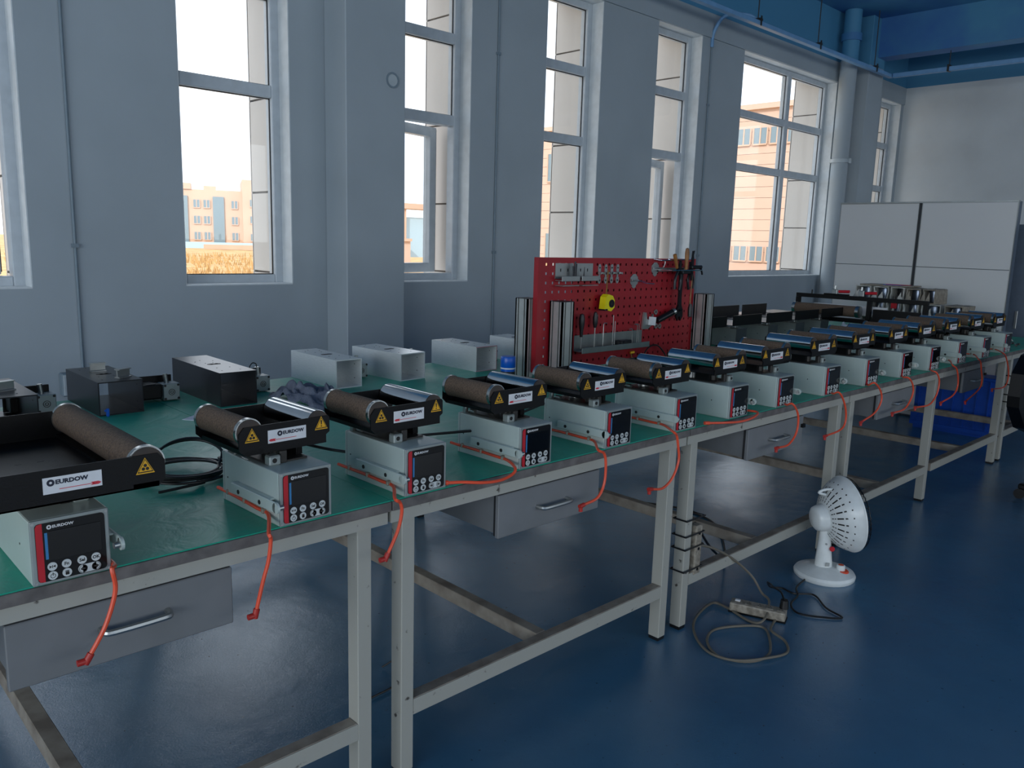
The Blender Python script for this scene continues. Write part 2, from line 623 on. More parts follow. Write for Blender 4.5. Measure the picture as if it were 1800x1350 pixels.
def window(n, x0, x1, trans, mull, open_, loc=None, rz=0.0):
    r = thing('window_%d' % n, None, None, loc or ((x0 + x1) / 2, 3.53, Z0), rz, kind='structure')
    r['label'] = ('wide six-pane white window of the hall' if mull else ('tall narrow white window with its bottom casement ajar' if open_ else 'tall narrow white window with three fixed panes'))
    W = (x1 - x0) / 2
    H = Z1 - Z0
    f = 0.042
    m = MB()
    m.box(-W, -W + f, 0, .06, 0, H, .004)
    m.box(W - f, W, 0, .06, 0, H, .004)
    m.box(-W + f, W - f, 0, .06, 0, f, .004)
    m.box(-W + f, W - f, 0, .06, H - f, H, .004)
    m.build('window_frame', M_pvc, r)
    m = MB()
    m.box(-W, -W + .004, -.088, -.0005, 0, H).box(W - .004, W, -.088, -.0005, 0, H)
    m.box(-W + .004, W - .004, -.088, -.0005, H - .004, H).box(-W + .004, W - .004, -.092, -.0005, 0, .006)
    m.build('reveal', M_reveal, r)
    zs = [f] + [t - Z0 for t in trans] + [H - f]
    cols = [-W + f] + [q - (x0 + x1) / 2 for q in mull] + [W - f]
    for q in cols[1:-1]:
        MB().box(q - .03, q + .03, 0, .06, f, H - f, .004).build('mullion', M_pvc, r)
    for t in zs[1:-1]:
        for a, b in zip(cols, cols[1:]):
            aa = a + (.03 if a != cols[0] else 0)
            bb = b - (.03 if b != cols[-1] else 0)
            MB().box(aa, bb, 0, .06, t - .027, t + .027, .004).build('transom', M_pvc, r)
    for i, (za, zb) in enumerate(zip(zs, zs[1:])):
        za += .027 if i else 0
        zb -= .027 if i < len(zs) - 2 else 0
        for a, b in zip(cols, cols[1:]):
            aa = a + (.03 if a != cols[0] else 0)
            bb = b - (.03 if b != cols[-1] else 0)
            if open_ and i == 0:
                s = MB()
                wd = bb - aa
                g = .052
                s.box(0, g, 0, .05, 0, zb - za, .003)
                s.box(wd - g, wd, 0, .05, 0, zb - za, .003)
                s.box(g, wd - g, 0, .05, 0, g, .003)
                s.box(g, wd - g, 0, .05, zb - za - g, zb - za, .003)
                sash = s.build('casement_sash', M_pvc, r)
                sash.location = (aa, .05, za)
                sash.rotation_euler = (0, 0, radians(12))
                MB().box(g, wd - g, .022, .028, g, zb - za - g).build('pane', M_glass, sash)
                MB().box(wd - .002, wd + .004, .004, .046, .01, zb - za - .01).build('seal', M_rubber, sash)
            else:
                MB().box(aa, bb, .026, .032, za, zb).build('pane', M_glass, r)
                e = .004
                k = MB()
                k.box(aa, aa + e, .020, .026, za, zb)
                k.box(bb - e, bb, .020, .026, za, zb)
                k.box(aa + e, bb - e, .020, .026, za, za + e)
                k.box(aa + e, bb - e, .020, .026, zb - e, zb)
                k.build('gasket', M_rubber, r)


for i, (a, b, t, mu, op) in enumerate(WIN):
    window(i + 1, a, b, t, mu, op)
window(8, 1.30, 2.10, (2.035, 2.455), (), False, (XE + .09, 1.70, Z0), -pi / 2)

# outside facade fins beside and above each window: real panels with open joints
M_fin = mat('facade_panel', c(196, 191, 184), 0.45, col2=c(190, 185, 178), nscale=2)
M_joint = mat('facade_joint', c(120, 116, 112), 0.8)
for i, (a, b, *_r) in enumerate(WIN):
    r = thing('trim_%d' % (10 + i), 'pale panelled facade fins outside the window', None, (0, 0, 0), kind='structure')
    MB().box(b + .015, b + .09, 3.61, 3.835, 0.2, 3.02).box(b + .005, b + .012, 3.60, 3.61, .2, 3.02).build('fin_core', M_joint, r)
    for za, zb in ((0.2, 1.215), (1.225, 1.595), (1.605, 2.025), (2.035, 2.60), (2.61, 3.02)):
        MB().box(b + .003, b + .015, 3.612, 3.84, za, zb).build('panel', M_fin, r)
    MB().box(b + .003, b + .09, 3.835, 3.845, .2, 3.02).build('panel', M_fin, r)
    MB().box(a - .09, a - .003, 3.61, 3.84, 0.2, 3.02).build('panel', M_fin, r)
    MB().box(a - .003, b + .003, 3.61, 3.84, 2.93, 3.02).build('panel', M_fin, r)

# ------------------------------------------------------------------ pipes, trunking, wall conduits
p = thing('drainpipe', 'white vertical drainpipe with a collar in front of the far wall column', 'pipe', (7.165, 3.34, 0))
MB().cyl((0, 0, ZF), (0, 0, ZC), 0.07, 28).build('pipe', M_wall, p, True)
MB().cyl((0, 0, 2.165), (0, 0, 2.195), 0.086, 28).build('collar', M_pipe, p, True)
MB().cyl((0, 0, 3.18), (0, 0, 3.24), 0.083, 28).build('coupling', M_ceil, p, True)
MB().box(-.012, .012, -.098, -.084, 2.16, 2.2).build('clamp_screw', M_pipe, p)
MB().box(-.012, .012, .05, .08, 2.17, 2.19).build('clamp', M_pipe, p)

M_trunk = mat('trunking_paint', c(112, 158, 200), 0.4)
t = thing('cable_trunking', 'light blue cable trunking hung below the ceiling along the window wall', 'trunking', (0, 3.177, 2.95))
MB().box(XL + .05, 7.67, -.022, .022, -.015, .015, .003).build('channel', M_trunk, t)
for x in (0.3, 1.6, 3.0, 4.4, 5.35, 6.25, 7.3):
    MB().cyl((x, 0, .03), (x, 0, ZC - 2.95), .004, 8).build('hanger_rod', M_dark, t)
    MB().box(x - .02, x + .02, -.028, .028, .015, .03).box(x - .006, x + .006, -.03, -.024, -.02, .045).build('bracket', M_dark, t)
t = thing('cable_trunking', 'light blue cable trunking hung along the plastered end wall', 'trunking', (7.65, 3.14, 2.95))
MB().box(-.022, .022, -8.6, .010, -.018, .018, .003).build('channel', M_trunk, t)
for y in (-.45, -1.25, -2.4, -3.6, -5):
    MB().cyl((0, y, .03), (0, y, ZC - 2.95 if False else .15), .004, 8).build('hanger_rod', M_dark, t)
    MB().box(-.028, .028, y - .008, y + .008, -.022, .035).build('bracket', M_dark, t)
for x, nm in ((0.962, 'between the two leftmost windows'), (3.14, 'between the third and fourth windows'), (5.19, 'beside the wide six-pane window')):
    t = thing('wall_conduit', 'thin painted conduit running up the wall ' + nm, 'conduit', (x, 3.434, 0), group='thin conduits on the window wall')
    top = 3.02 if x < 5 else 2.86
    MB().cyl((0, 0, ZF), (0, 0, top), .0055, 10).build('pipe', M_wire, t, True)
    MB().box(-.012, .012, -.007, .004, 1.33, 1.345).box(-.012, .012, -.007, .004, 2.4, 2.415).build('clip', M_wire, t)
    if x > 5:
        MB().tube([(0, 0, 2.80), (0, -.01, 2.90), (.02, -.08, 3.0), (.10, -.20, 3.005), (.22, -.245, 2.975)], .012, 10).build('bend', M_trunk, t, True)
t = thing('junction_box', 'small white junction box on the wall behind the black tubes', 'junction box', (.915, 3.44, .805))
MB().box(-.04, .04, -.045, 0, -.045, .045, .004).build('box_body', M_wire, t)
MB().box(-.036, .036, -.049, -.045, -.041, .041, .002).build('lid', M_pipe, t)

MKR = Matrix.Translation((0, 0, 1.4)) @ Matrix.Scale(KR, 4) @ Matrix.Translation((0, 0, -1.4))
for o in [q for q in COL.objects if q not in before_room and q.parent is None]:
    if o.type == 'MESH':
        o.data.transform(MKR)
    else:
        o.location = MKR @ o.location
        o.scale = (KR,) * 3

# ================================================================== OUTSIDE
M_grass = mat('dry_golden_grass', c(204, 168, 116), 0.95, col2=c(178, 140, 90), nscale=0.6, bump=0.6, bscale=3)
M_bpeach = mat('peach_cladding', c(206, 178, 160), 0.7, col2=c(202, 172, 154), nscale=0.3)
M_bwhite = mat('pale_render', c(204, 172, 150), 0.8, col2=c(198, 166, 144), nscale=0.3)
M_bwin = mat('far_window_glass', c(120, 140, 150), 0.15, spec=0.7)
M_bblue = mat('far_blue_sheet', c(176, 204, 220), 0.5)
g = MB()
bmesh.ops.create_grid(g.bm, x_segments=60, y_segments=60, size=150, matrix=Matrix.Translation((70, 160, -1)))
for v in g.bm.verts:
    d = v.co.y
    v.co.z += 0.25 * sin(v.co.x * .21) * cos(d * .17) if 12 < d < 120 else 0
struct(g.build('ground', M_grass), 'dry golden field outside the windows')
gr = MB()
for k in range(2600):
    d = 28 + 60 * rnd.random()
    an = radians(60 + 18 * rnd.random())
    x, y = d * cos(an), d * sin(an)
    h = .25 + .45 * rnd.random()
    a = rnd.random() * pi
    dx, dy = cos(a) * .12, sin(a) * .12
    vs = [gr.bm.verts.new(q) for q in ((x - dx, y - dy, -1.15), (x + dx, y + dy, -1.15), (x + dx * 2 + rnd.uniform(-.1, .1), y + dy, -1 + h))]
    gr.bm.faces.new(vs)
tag(gr.build('grass', M_grass), 'dry golden grass tufts in the field outside', 'grass', kind='stuff')


def far_windows(parent, pts, w_, h_, axis):
    src = None
    for (u, v, z) in pts:
        if src is None:
            f = MB()
            if axis == 'y':
                f.box(-w_ / 2, w_ / 2, -.12, .1, 0, h_)
            else:
                f.box(-.12, .1, -w_ / 2, w_ / 2, 0, h_)
            src = f.build('window', M_bwin, parent)
            q = MB()
            for e in (-w_ / 2, 0, w_ / 2):
                if axis == 'y':
                    q.box(e - .06, e + .06, -.18, -.1, 0, h_)
                else:
                    q.box(-.18, -.1, e - .06, e + .06, 0, h_)
            if axis == 'y':
                q.box(-w_ / 2, w_ / 2, -.18, -.1, -.1, .04)
            else:
                q.box(-.18, -.1, -w_ / 2, w_ / 2, -.1, .04)
            fr = q.build('window_bars', M_bwhite, src)
            n = src
        else:
            n = copy_tree(src, parent)
        n.location = (u, v, z)


b = thing('apartment_building', 'pale peach four-storey block far beyond the dry field', 'building', (62, 137, -1))
b.rotation_euler = (0, 0, radians(-24))
MB().box(-7, 3.2, 0, 12, 0, 9.6).build('main_block', M_bwhite, b)
MB().box(3.2, 16, -1.2, 12, 0, 11.5).build('tall_block', M_bwhite, b)
MB().box(-7, -5, -.3, 5, 9.6, 10.6).box(-3, -1, 1, 5, 9.6, 10.3).build('roof_hut', M_bwhite, b)
MB().box(-1.6, .2, -.35, 0, .5, 8.5).build('stair_glazing', M_bwin, b)
MB().box(-7.2, -5.6, -.35, 0, .5, 8.5).build('stair_glazing', M_bwin, b)
far_windows(b, [(x, 0, z) for x in (-4.2, -2.6, 1.9) for z in (1.2, 3.9, 6.6)], 1.1, 1.3, 'y')
far_windows(b, [(x, -1.2, z) for x in (5.0, 11.2) for z in (1.2, 4.2, 7.0)], 1.3, 1.2, 'y')
MB().box(-11, 9, -14, -8, 0, .9).build('low_annex', M_bblue, b)
MB().box(-3, 20, -20, -19.6, 0, .7).build('boundary_wall', M_bwhite, b)
b = thing('outside_office_building', 'large sunlit building with horizontal cladding seen through the wide window', 'building', (72, 0, -1))
MB().box(0.25, 20, -5, 72, 0, 15.4).build('core', M_joint, b)
for k in range(15):
    MB().box(0, .25, -5, 72, k * 1.03 + .02, k * 1.03 + 1.02).build('cladding_board', M_bpeach, b)
MB().box(-.4, 20, -5.4, 72.4, 15.4, 15.9).build('roof_edge', M_bpeach, b)
far_windows(b, [(0, 31 + k * 1.75, 12.2) for k in range(9)], 1.45, 1.5, 'x')
far_windows(b, [(0, 27 + k * 1.75, 1.2) for k in range(12)], 1.45, 1.4, 'x')
far_windows(b, [(0, 63 + k * 1.9, z) for k in range(4) for z in (.3, 9.6)], 1.4, 3.2, 'x')
b = thing('field_pavilion', 'small pale open frame structure in the field outside the third window', 'structure', (36.6, 50.2, -1))
for x in (0, 3.2):
    MB().box(x, x + .35, 0, .35, 0, 4.6).build('post', M_bwhite, b)
MB().box(-.3, 3.8, -.2, 1.4, 4.6, 5.0).build('roof_slab', M_bwhite, b)
MB().box(.5, 3.1, .5, .6, 1.0, 4.0).build('panel', M_bblue, b)
MB().box(-4, 0, -1, 2, 0, 2.2).build('low_wall', M_bpeach, b)
MB().box(-4.2, 0, -1.2, 2.2, 2.2, 2.4).build('low_roof', M_bwhite, b)

# ================================================================== WORKBENCHES
TOP = 0.777
BX = [-0.17, 1.095, 2.355, 3.655, 4.87, 6.15, 7.22]
BY0, BY1 = 1.538, 3.235
BL = ['cream steel workbench nearest the camera, with the first drawer', 'second cream workbench from the camera, under the start of the red pegboard',
      'third workbench, with the fan before it and an adapter tied to its leg', 'fourth workbench from the camera, past the fan',
      'fifth workbench from the camera, its drawer in front of the blue crate', 'farthest workbench, a metal strip tied to its front leg']
DRW = [(0.281, 0.697), (1.462, 1.89), (2.78, 3.225), (4.0, 4.48), (5.23, 5.62), None]


def bench(i):
    x0, x1 = BX[i], BX[i + 1]
    r = thing('workbench', BL[i], 'workbench', (x0, BY0, 0), group='workbenches in one long row')
    L = x1 - x0
    D = BY1 - BY0
    MB().box(.0015, L - .0015, 0, D, TOP - .027, TOP - .003, .001).build('worktop', M_edge, r)
    a = MB()
    a.box(.005, L - .005, .012, .042, TOP - .061, TOP - .027)
    a.box(.005, L - .005, D - .05, D - .01, TOP - .061, TOP - .027)
    a.box(.005, .045, .042, D - .05, TOP - .061, TOP - .027)
    a.box(L - .045, L - .005, .042, D - .05, TOP - .061, TOP - .027)
    a.build('apron_frame', M_frame, r)
    for sx_, lx in ((0, .045), (1, L - .085)):
        if i == 4 and sx_ == 0:
            continue
        for ly in (.022, D - .09):
            lg = MB().box(lx, lx + .04, ly, ly + .045, .012, TOP - .061, .002).build('leg', M_frame, r)
            MB().box(lx + .002, lx + .038, ly + .002, ly + .043, 0, .012).build('foot_pad', M_rubber, lg)
    st = MB().box(.085 if i != 4 else .0, L - .085, .024, .062, .167, .212, .002).build('front_stretcher', M_frame_top, r)
    MB().box(.085 if i != 4 else .0, L - .085, .0225, .024, .167, .2105).build('front_face', M_frame, st)
    MB().box(.085 if i != 4 else .0, L - .085, D - .085, D - .047, .167, .212, .002).build('rear_stretcher', M_frame_top, r)
    MB().box(L / 2 - .045, L / 2 - .005, .062, D - .085, .167, .212, .002).build('cross_stretcher', M_frame_top, r)
    if DRW[i]:
        d0, d1 = DRW[i][0] - x0, DRW[i][1] - x0
        zt = TOP - .067
        MB().box(d0 + .012, d1 - .012, .04, .50, .592, TOP - .061).build('drawer_box', M_drawer, r)
        MB().box(d0 + .004, d1 - .004, .030, .04, .588, zt, 0).build('drawer_shadow_gap', M_ddark, r)
        df = MB().box(d0, d1, .016, .030, .585, zt, .002).build('drawer_front', M_drawer, r)
        cx = (d0 + d1) / 2 + (0.0 if i else 0.01)
        zc = .648 if i else .655
        MB().tube([(cx - .062, .016, zc), (cx - .060, -.004, zc), (cx - .045, -.012, zc), (cx + .045, -.012, zc), (cx + .060, -.004, zc), (cx + .062, .016, zc)], .0065, 8, 3).build('handle', M_zinc, df, True)
        if i in (2, 4):
            MB().box(d1 - .02, d1 + .004, .006, .018, .66, .675).build('latch', M_blk, df)
    return r


for i in range(6):
    bench(i)
    x0, x1 = BX[i], BX[i + 1]
    o = MB().box(x0 + .001, x1 - .001, BY0 + .004, BY1, TOP - .003, TOP, .0005).build('rubber_mat', M_mat)
    tag(o, 'green rubber mat covering the %s workbench of the row' % ('nearest', 'second', 'third', 'fourth', 'fifth', 'farthest')[i], 'mat', 'green rubber mats on the benches')

# adapter bar tied to the third bench leg, metal strip tied to the far leg
t = thing('power_adapter_bar', 'long dirty white power bar tied upright to the leg beside the fan', 'power bar', (2.485, 1.575, .2))
MB().box(-.02, .02, -.02, .02, 0, .19, .004).build('bar', M_strip, t)
for z in (.02, .1, .16):
    MB().cyl((-.0, -.0215, z), (0, -.019, z), .006, 10).build('socket', M_blk, t)
for i_, z in enumerate((.03, .115, .165, .225)):
    q = MB()
    q.tube([(2.392, 1.552, z + .2), (2.392, 1.61, z + .2), (2.51, 1.61, z + .2), (2.51, 1.552, z + .2), (2.392, 1.552, z + .2)], .003, 6, 1)
    o = q.build('cable_tie', M_rubber)
    tag(o, 'black cable tie around the bench leg with the power bar, %s' % ('lowest', 'third from the top', 'second from the top', 'topmost')[i_], 'cable tie', 'black ties round the leg beside the fan')
t = thing('metal_strip_block', 'pale ribbed metal block tied to the farthest workbench leg', 'metal block', (6.27, 1.53, .50))
MB().box(-.035, .035, -.02, .02, 0, .14, .004).build('block', M_strip, t)
MB().box(-.028, -.022, -.023, -.02, .01, .13).box(-.003, .003, -.023, -.02, .01, .13).box(.022, .028, -.023, -.02, .01, .13).build('rib', M_zinc, t)
for i_, z in enumerate((.42, .47, .54, .60)):
    o = MB().tube([(6.19, 1.505, z), (6.19, 1.615, z), (6.31, 1.615, z), (6.31, 1.505, z), (6.19, 1.505, z)], .004, 6, 1).build('cable_tie', M_rubber)
    tag(o, 'black cable tie around the farthest bench leg, %s' % ('lowest', 'third from the top', 'second from the top', 'topmost')[i_], 'cable tie', 'black ties round the farthest bench leg')


# ================================================================== WEB GUIDE UNITS
def sign_tri(parent, x, y, z, kind, s=.016):
    o = MB().prism([(x - s * 1.05, z - s * .9), (x + s * 1.05, z - s * .9), (x, z + s * 1.0)], y - .0006, y, 'y').build('warning_sign', M_yel, parent)
    k = MB()
    a = s * .86
    A = [(x - a * 1.05, z - a * .88), (x + a * 1.05, z - a * .88), (x, z + a * 1.0)]
    b_ = a * .86
    B = [(x - b_ * 1.05, z - b_ * .86), (x + b_ * 1.05, z - b_ * .86), (x, z + b_ * 1.0)]
    for i in range(3):
        j = (i + 1) % 3
        k.prism([A[i], A[j], B[j], B[i]], y - .001, y - .0005, 'y')
    if kind == '!':
        k.prism([(x - .0011, z - .003), (x + .0011, z - .003), (x + .0018, z + .007), (x - .0018, z + .007)], y - .001, y - .0005, 'y')
        k.cyl((x, y - .001, z - .0065), (x, y - .0005, z - .0065), .0017, 8)
    else:
        for q in range(3):
            an = pi / 2 + q * 2 * pi / 3
            k.cyl((x + .0042 * cos(an), y - .001, z - .003 + .0042 * sin(an)), (x + .0042 * cos(an), y - .0005, z - .003 + .0042 * sin(an)), .0032, 8)
    k.build('symbol', M_blkink, o)
    return o


def logo(parent, x, y, z, h, m, sxx=1.12):
    """ring mark and the word"""
    MB().ring(x, z, h * .78, h * .30, y - .0005, y, 20).build('ring_mark', m, parent)
    add_text('EURDOW', h * 1.34, m, parent, x + h * 4.25, y - .0004, z - h * .02, sxx, h * .06)


def make_unit(kind, frame=None):
    """kind A: cork roller at the left; B: cork roller at the right"""
    s = 1 if kind == 'A' else -1
    r = thing('web_guide_unit', None, 'web guide')
    # ---- control box
    hb = MB().box(-.065, .065, .004, .262, 0, .12, .003, 2).build('housing', M_alu, r)
    MB().box(-.0655, .0655, .250, .2535, -.0, .1205, .001).build('rear_seam', M_bezel, hb)
    sd = MB()
    for y, z in ((.055, .060), (.215, .060)):
        sd.cyl((-.0655, y + .02, z), (-.0648, y + .02, z), .0022, 8)
    sd.build('side_hole', M_blkink, hb)
    fb = MB().box(-.065, .065, 0, .006, 0, .12, .0025, 2).build('front_bezel', M_bezel, r)
    for x in (-.060, .060):
        for z in (.005, .115):
            MB().cyl((x, -.001, z), (x, .001, z), .0028, 10).build('corner_screw', M_zinc, fb)
    # ---- panel
    P = []
    for cx, cz, a0 in ((.0505, .0125, -90), (.0505, .1075, 0), (-.0505, .1075, 90), (-.0505, .0125, 180)):
        for k in range(4):
            an = radians(a0 + k * 30)
            P.append((cx + .0065 * cos(an), cz + .0065 * sin(an)))
    pf = MB().prism(P, -.0015, .0005, 'y').build('control_panel', M_pblack, r)
    st = MB().prism([(-.0565, .0125), (-.0538, .0072), (-.0455, .006), (-.0455, .114), (-.0538, .1128), (-.0565, .1075)], -.0021, -.0014, 'y')
    st.build('red_stripe', M_red, pf)
    MB().box(-.0425, -.038, -.0021, -.0014, .047, .096).build('blue_sticker', M_blue, pf)
    MB().box(-.0375, .050, -.0022, -.0014, .043, .098, .0004).build('display', M_screen, pf)
    logo(pf, -.0345, -.0016, .1055, .0052, M_inkw)
    bx = (-.0335, -.0105, .0150, .0385)
    names = ('\u25b6\u25c0', 'Fn', 'Sel', 'OK')
    for k, x in enumerate(bx):
        bt = MB().cyl((x, -.0030, .0325), (x, -.0014, .0325), .0078, 20).build('button', M_btn, pf if False else r)
        if k:
            add_text(names[k], .0082, M_blkink, bt, x, -.0031, .0325, 1, .0003, 'symbol')
        else:
            MB().prism([(x - .0048, .0300), (x - .0008, .0325), (x - .0048, .0350)], -.0033, -.003, 'y').prism([(x + .0048, .0300), (x + .0048, .0350), (x + .0008, .0325)], -.0033, -.003, 'y').box(x - .0005, x + .0005, -.0033, -.003, .030, .035).build('symbol', M_blkink, bt)
    for k, x in enumerate((-.0335, -.0105)):
        bt = MB().cyl((x, -.0030, .0155), (x, -.0014, .0155), .0078, 20).build('button', M_btn, r)
        if k == 0:
            MB().ring(x, .0150, .0044, .0035, -.0033, -.003, 16).box(x - .0005, x + .0005, -.0034, -.003, .0155, .0215).build('symbol', M_blkink, bt)
        else:
            q = MB().box(x - .003, x + .003, -.0033, -.003, .0115, .0165, .0008)
            for u in (-.0024, -.0008, .0008, .0024):
                q.box(x + u - .0005, x + u + .0005, -.0033, -.003, .0165, .0195)
            q.build('symbol', M_blkink, bt)
    pl = MB().cyl((.0155, -.0030, .0155), (.0155, -.0014, .0155), .0078, 20).cyl((.038, -.0030, .0155), (.038, -.0014, .0155), .0078, 20).box(.0155, .038, -.0030, -.0014, .0077, .0233)
    bt = pl.build('arrow_button', M_btn, r)
    for x, d in ((.0155, -1), (.038, 1)):
        MB().ring(x, .0155, .0068, .0062, -.0033, -.003, 18).prism([(x + d * .0045, .0155), (x, .0195), (x, .0170), (x - d * .004, .0170), (x - d * .004, .0140), (x, .0140), (x, .0115)][::d], -.0033, -.003, 'y').build('symbol', M_dark, bt)
    # ---- lever bar on the side
    X = -s * .065
    lb = MB().box(X - s * .0, X - s * .0125, .02, .185, .058, .062, .001)
    lb.box(X - s * .0125, X - s * .018, -.012, .185, .038, .0625, .0015)
    lb.cyl((X - s * .0125, -.012, .05025), (X - s * .018, -.012, .05025), .0122, 20)
    lv = lb.build('side_rail', M_alu, r)
    MB().cyl((X - s * .013, -.014, .050), (X - s * .001, -.015, .050), .006, 14).build('rail_pin', M_zinc, lv, True)
    for y in (.055, .150):
        MB().cyl((X - s * .0192, y, .048), (X - s * .0175, y, .048), .0052, 12).cyl((X - s * .0197, y, .048), (X - s * .0191, y, .048), .0026, 6).build('rail_screw', M_dark, lv)
    # ---- pivot works on the top
    MB().box(-.05, .05, .075, .235, .12, .125, .001).build('pivot_plate', M_dark, r)
    MB().cyl((-s * .0, .12, .125), (-s * .0, .12, .155), .017, 18).build('pivot_post', M_dark, r, True)
    MB().cyl((s * .02, .20, .125), (s * .02, .20, .155), .021, 18, .019).build('bearing', M_zinc, r, True)
    bk = MB().box(-s * .052, -s * .024, .062, .086, .12, .143, .003).build('bracket_block', M_bezel, r)
    MB().cyl((-s * .040, .0612, .132), (-s * .040, .063, .132), .0055, 12).build('bracket_hole', M_blkink, bk)
    MB().box(-s * .022, -s * .004, .070, .085, .12, .150, .002).build('clamp_block', M_dark, r)
    MB().box(-s * .058, -s * .046, .235, .25, .12, .15, .002).cyl((-s * .052, .20, .13), (-s * .052, .22, .13), .006, 10).build('rear_fitting', M_zinc, r, True)
    q = MB()
    for k in range(5):
        q.box(s * (.036 + k * .0035), s * (.038 + k * .0035), .10, .16, .125, .154)
    q.build('cooling_fins', M_blk, r)
    # ---- roller tray
    if frame is None:
        xa, xb, ya, yb = -.126, .097, .055, .262
    else:
        xa, xb, ya, yb = frame
    za, zb = .155, .218
    pr = [(s * (xa + .014), za), (s * (xb - .009), za), (s * (xb - .009), za + .019), (s * xb, za + .025), (s * xb, zb - .004),
          (s * (xb - .004), zb), (s * (xa + .012), zb), (s * xa, zb - .014), (s * xa, za + .013)]
    tr = MB().box(s * (xa + .058), s * (xb - .01), ya, yb, za, za + .003).build('tray_base', M_blk, r)
    MB().box(s * (xa + .012), s * (xa + .058), ya, yb, za, za + .010).build('tray_rail', M_blk, r)
    if frame is not None:
        q = MB()
        for cx, cy in ((-.02, .10), (.0, .10), (-.01, .12), (.01, .12), (-.02, .26), (.02, .26)):
            q.box(cx - .006, cx + .006, cy - .002, cy + .002, za + .003, za + .0034)
        q.build('slot_holes', M_blkink, tr)
    fp = MB().prism(pr, ya, ya + .003, 'y').build('front_plate', M_blk, r)
    MB().prism(pr, yb - .003, yb, 'y').build('back_plate', M_blk, r)
    # rollers
    rk = 1.0 if frame is None else 1.10
    cx = s * (xa + (.026 if frame is None else .032))
    zc = .205 if frame is None else .200
    ck = MB().cyl((cx, ya + .010, zc), (cx, yb - .010, zc), .0292 * rk, 36).build('cork_roller', M_cork, r, True)
    for y0, y1 in ((ya + .005, ya + .015), (yb - .015, yb - .005)):
        MB().cyl((cx, y0, zc), (cx, y1, zc), .0312 * rk, 36).build('end_ring', M_ring, ck, True)
    MB().cyl((cx, ya + .0035, zc), (cx, ya + .0052, zc), .0285 * rk, 30).build('end_cap', M_cork_end, ck, True)
    MB().cyl((cx, yb - .0052, zc), (cx, yb - .0035, zc), .0285 * rk, 30).build('end_cap', M_cork_end, ck, True)
    if frame is not None:
        q = MB()
        for k in range(1, 4):
            yy = ya + k * .11
            q.cyl((cx, yy, zc), (cx, yy + .0012, zc), .0293 * rk, 36, cap=False)
        q.build('wrap_seam', M_cork_end, ck, True)
    cx = s * (xb - .027)
    zc = .205
    ch = MB().cyl((cx, ya + .007, zc), (cx, yb - .007, zc), .0272, 36).build('chrome_roller', M_chrome, r, True)
    MB().cyl((cx, ya + .0035, zc), (cx, ya + .0072, zc), .0262, 30).build('end_cap', M_cork_end, ch, True)
    MB().cyl((cx, yb - .0072, zc), (cx, yb - .0035, zc), .0262, 30).build('end_cap', M_cork_end, ch, True)
    # ---- label plate and signs
    xc = -.012 if s > 0 else (.012 if frame is None else .0)
    lp = MB().box(xc - .047, xc + .047, ya - .0008, ya, .175, .204).build('label_plate', M_white, r)
    logo(lp, xc - .0175 + (-.0175 if s < 0 else -.001), ya - .0010, .1945, .0078, M_ink)
    d = -s
    ax = xc + (-.006 if s > 0 else .006)
    q = MB().box(ax - .028, ax + .028, ya - .0014, ya - .0008, .1812, .1822)
    for k in range(3):
        u = ax + d * (.030 + k * .0045 - .008)
        q.prism([(u, .1790), (u + d * .004, .1790), (u + d * .0085, .1817), (u + d * .004, .1844), (u, .1844), (u + d * .0045, .1817)][::int(d)], ya - .0014, ya - .0008, 'y')
    q.build('arrow', M_inkr, lp)
    sign_tri(r, s * (xa + .030) + (0 if frame is None else -.006), ya, .1985 if frame is None else .197, 'f')
    sign_tri(r, s * (xb - .022), ya, .202, '!')
    return r


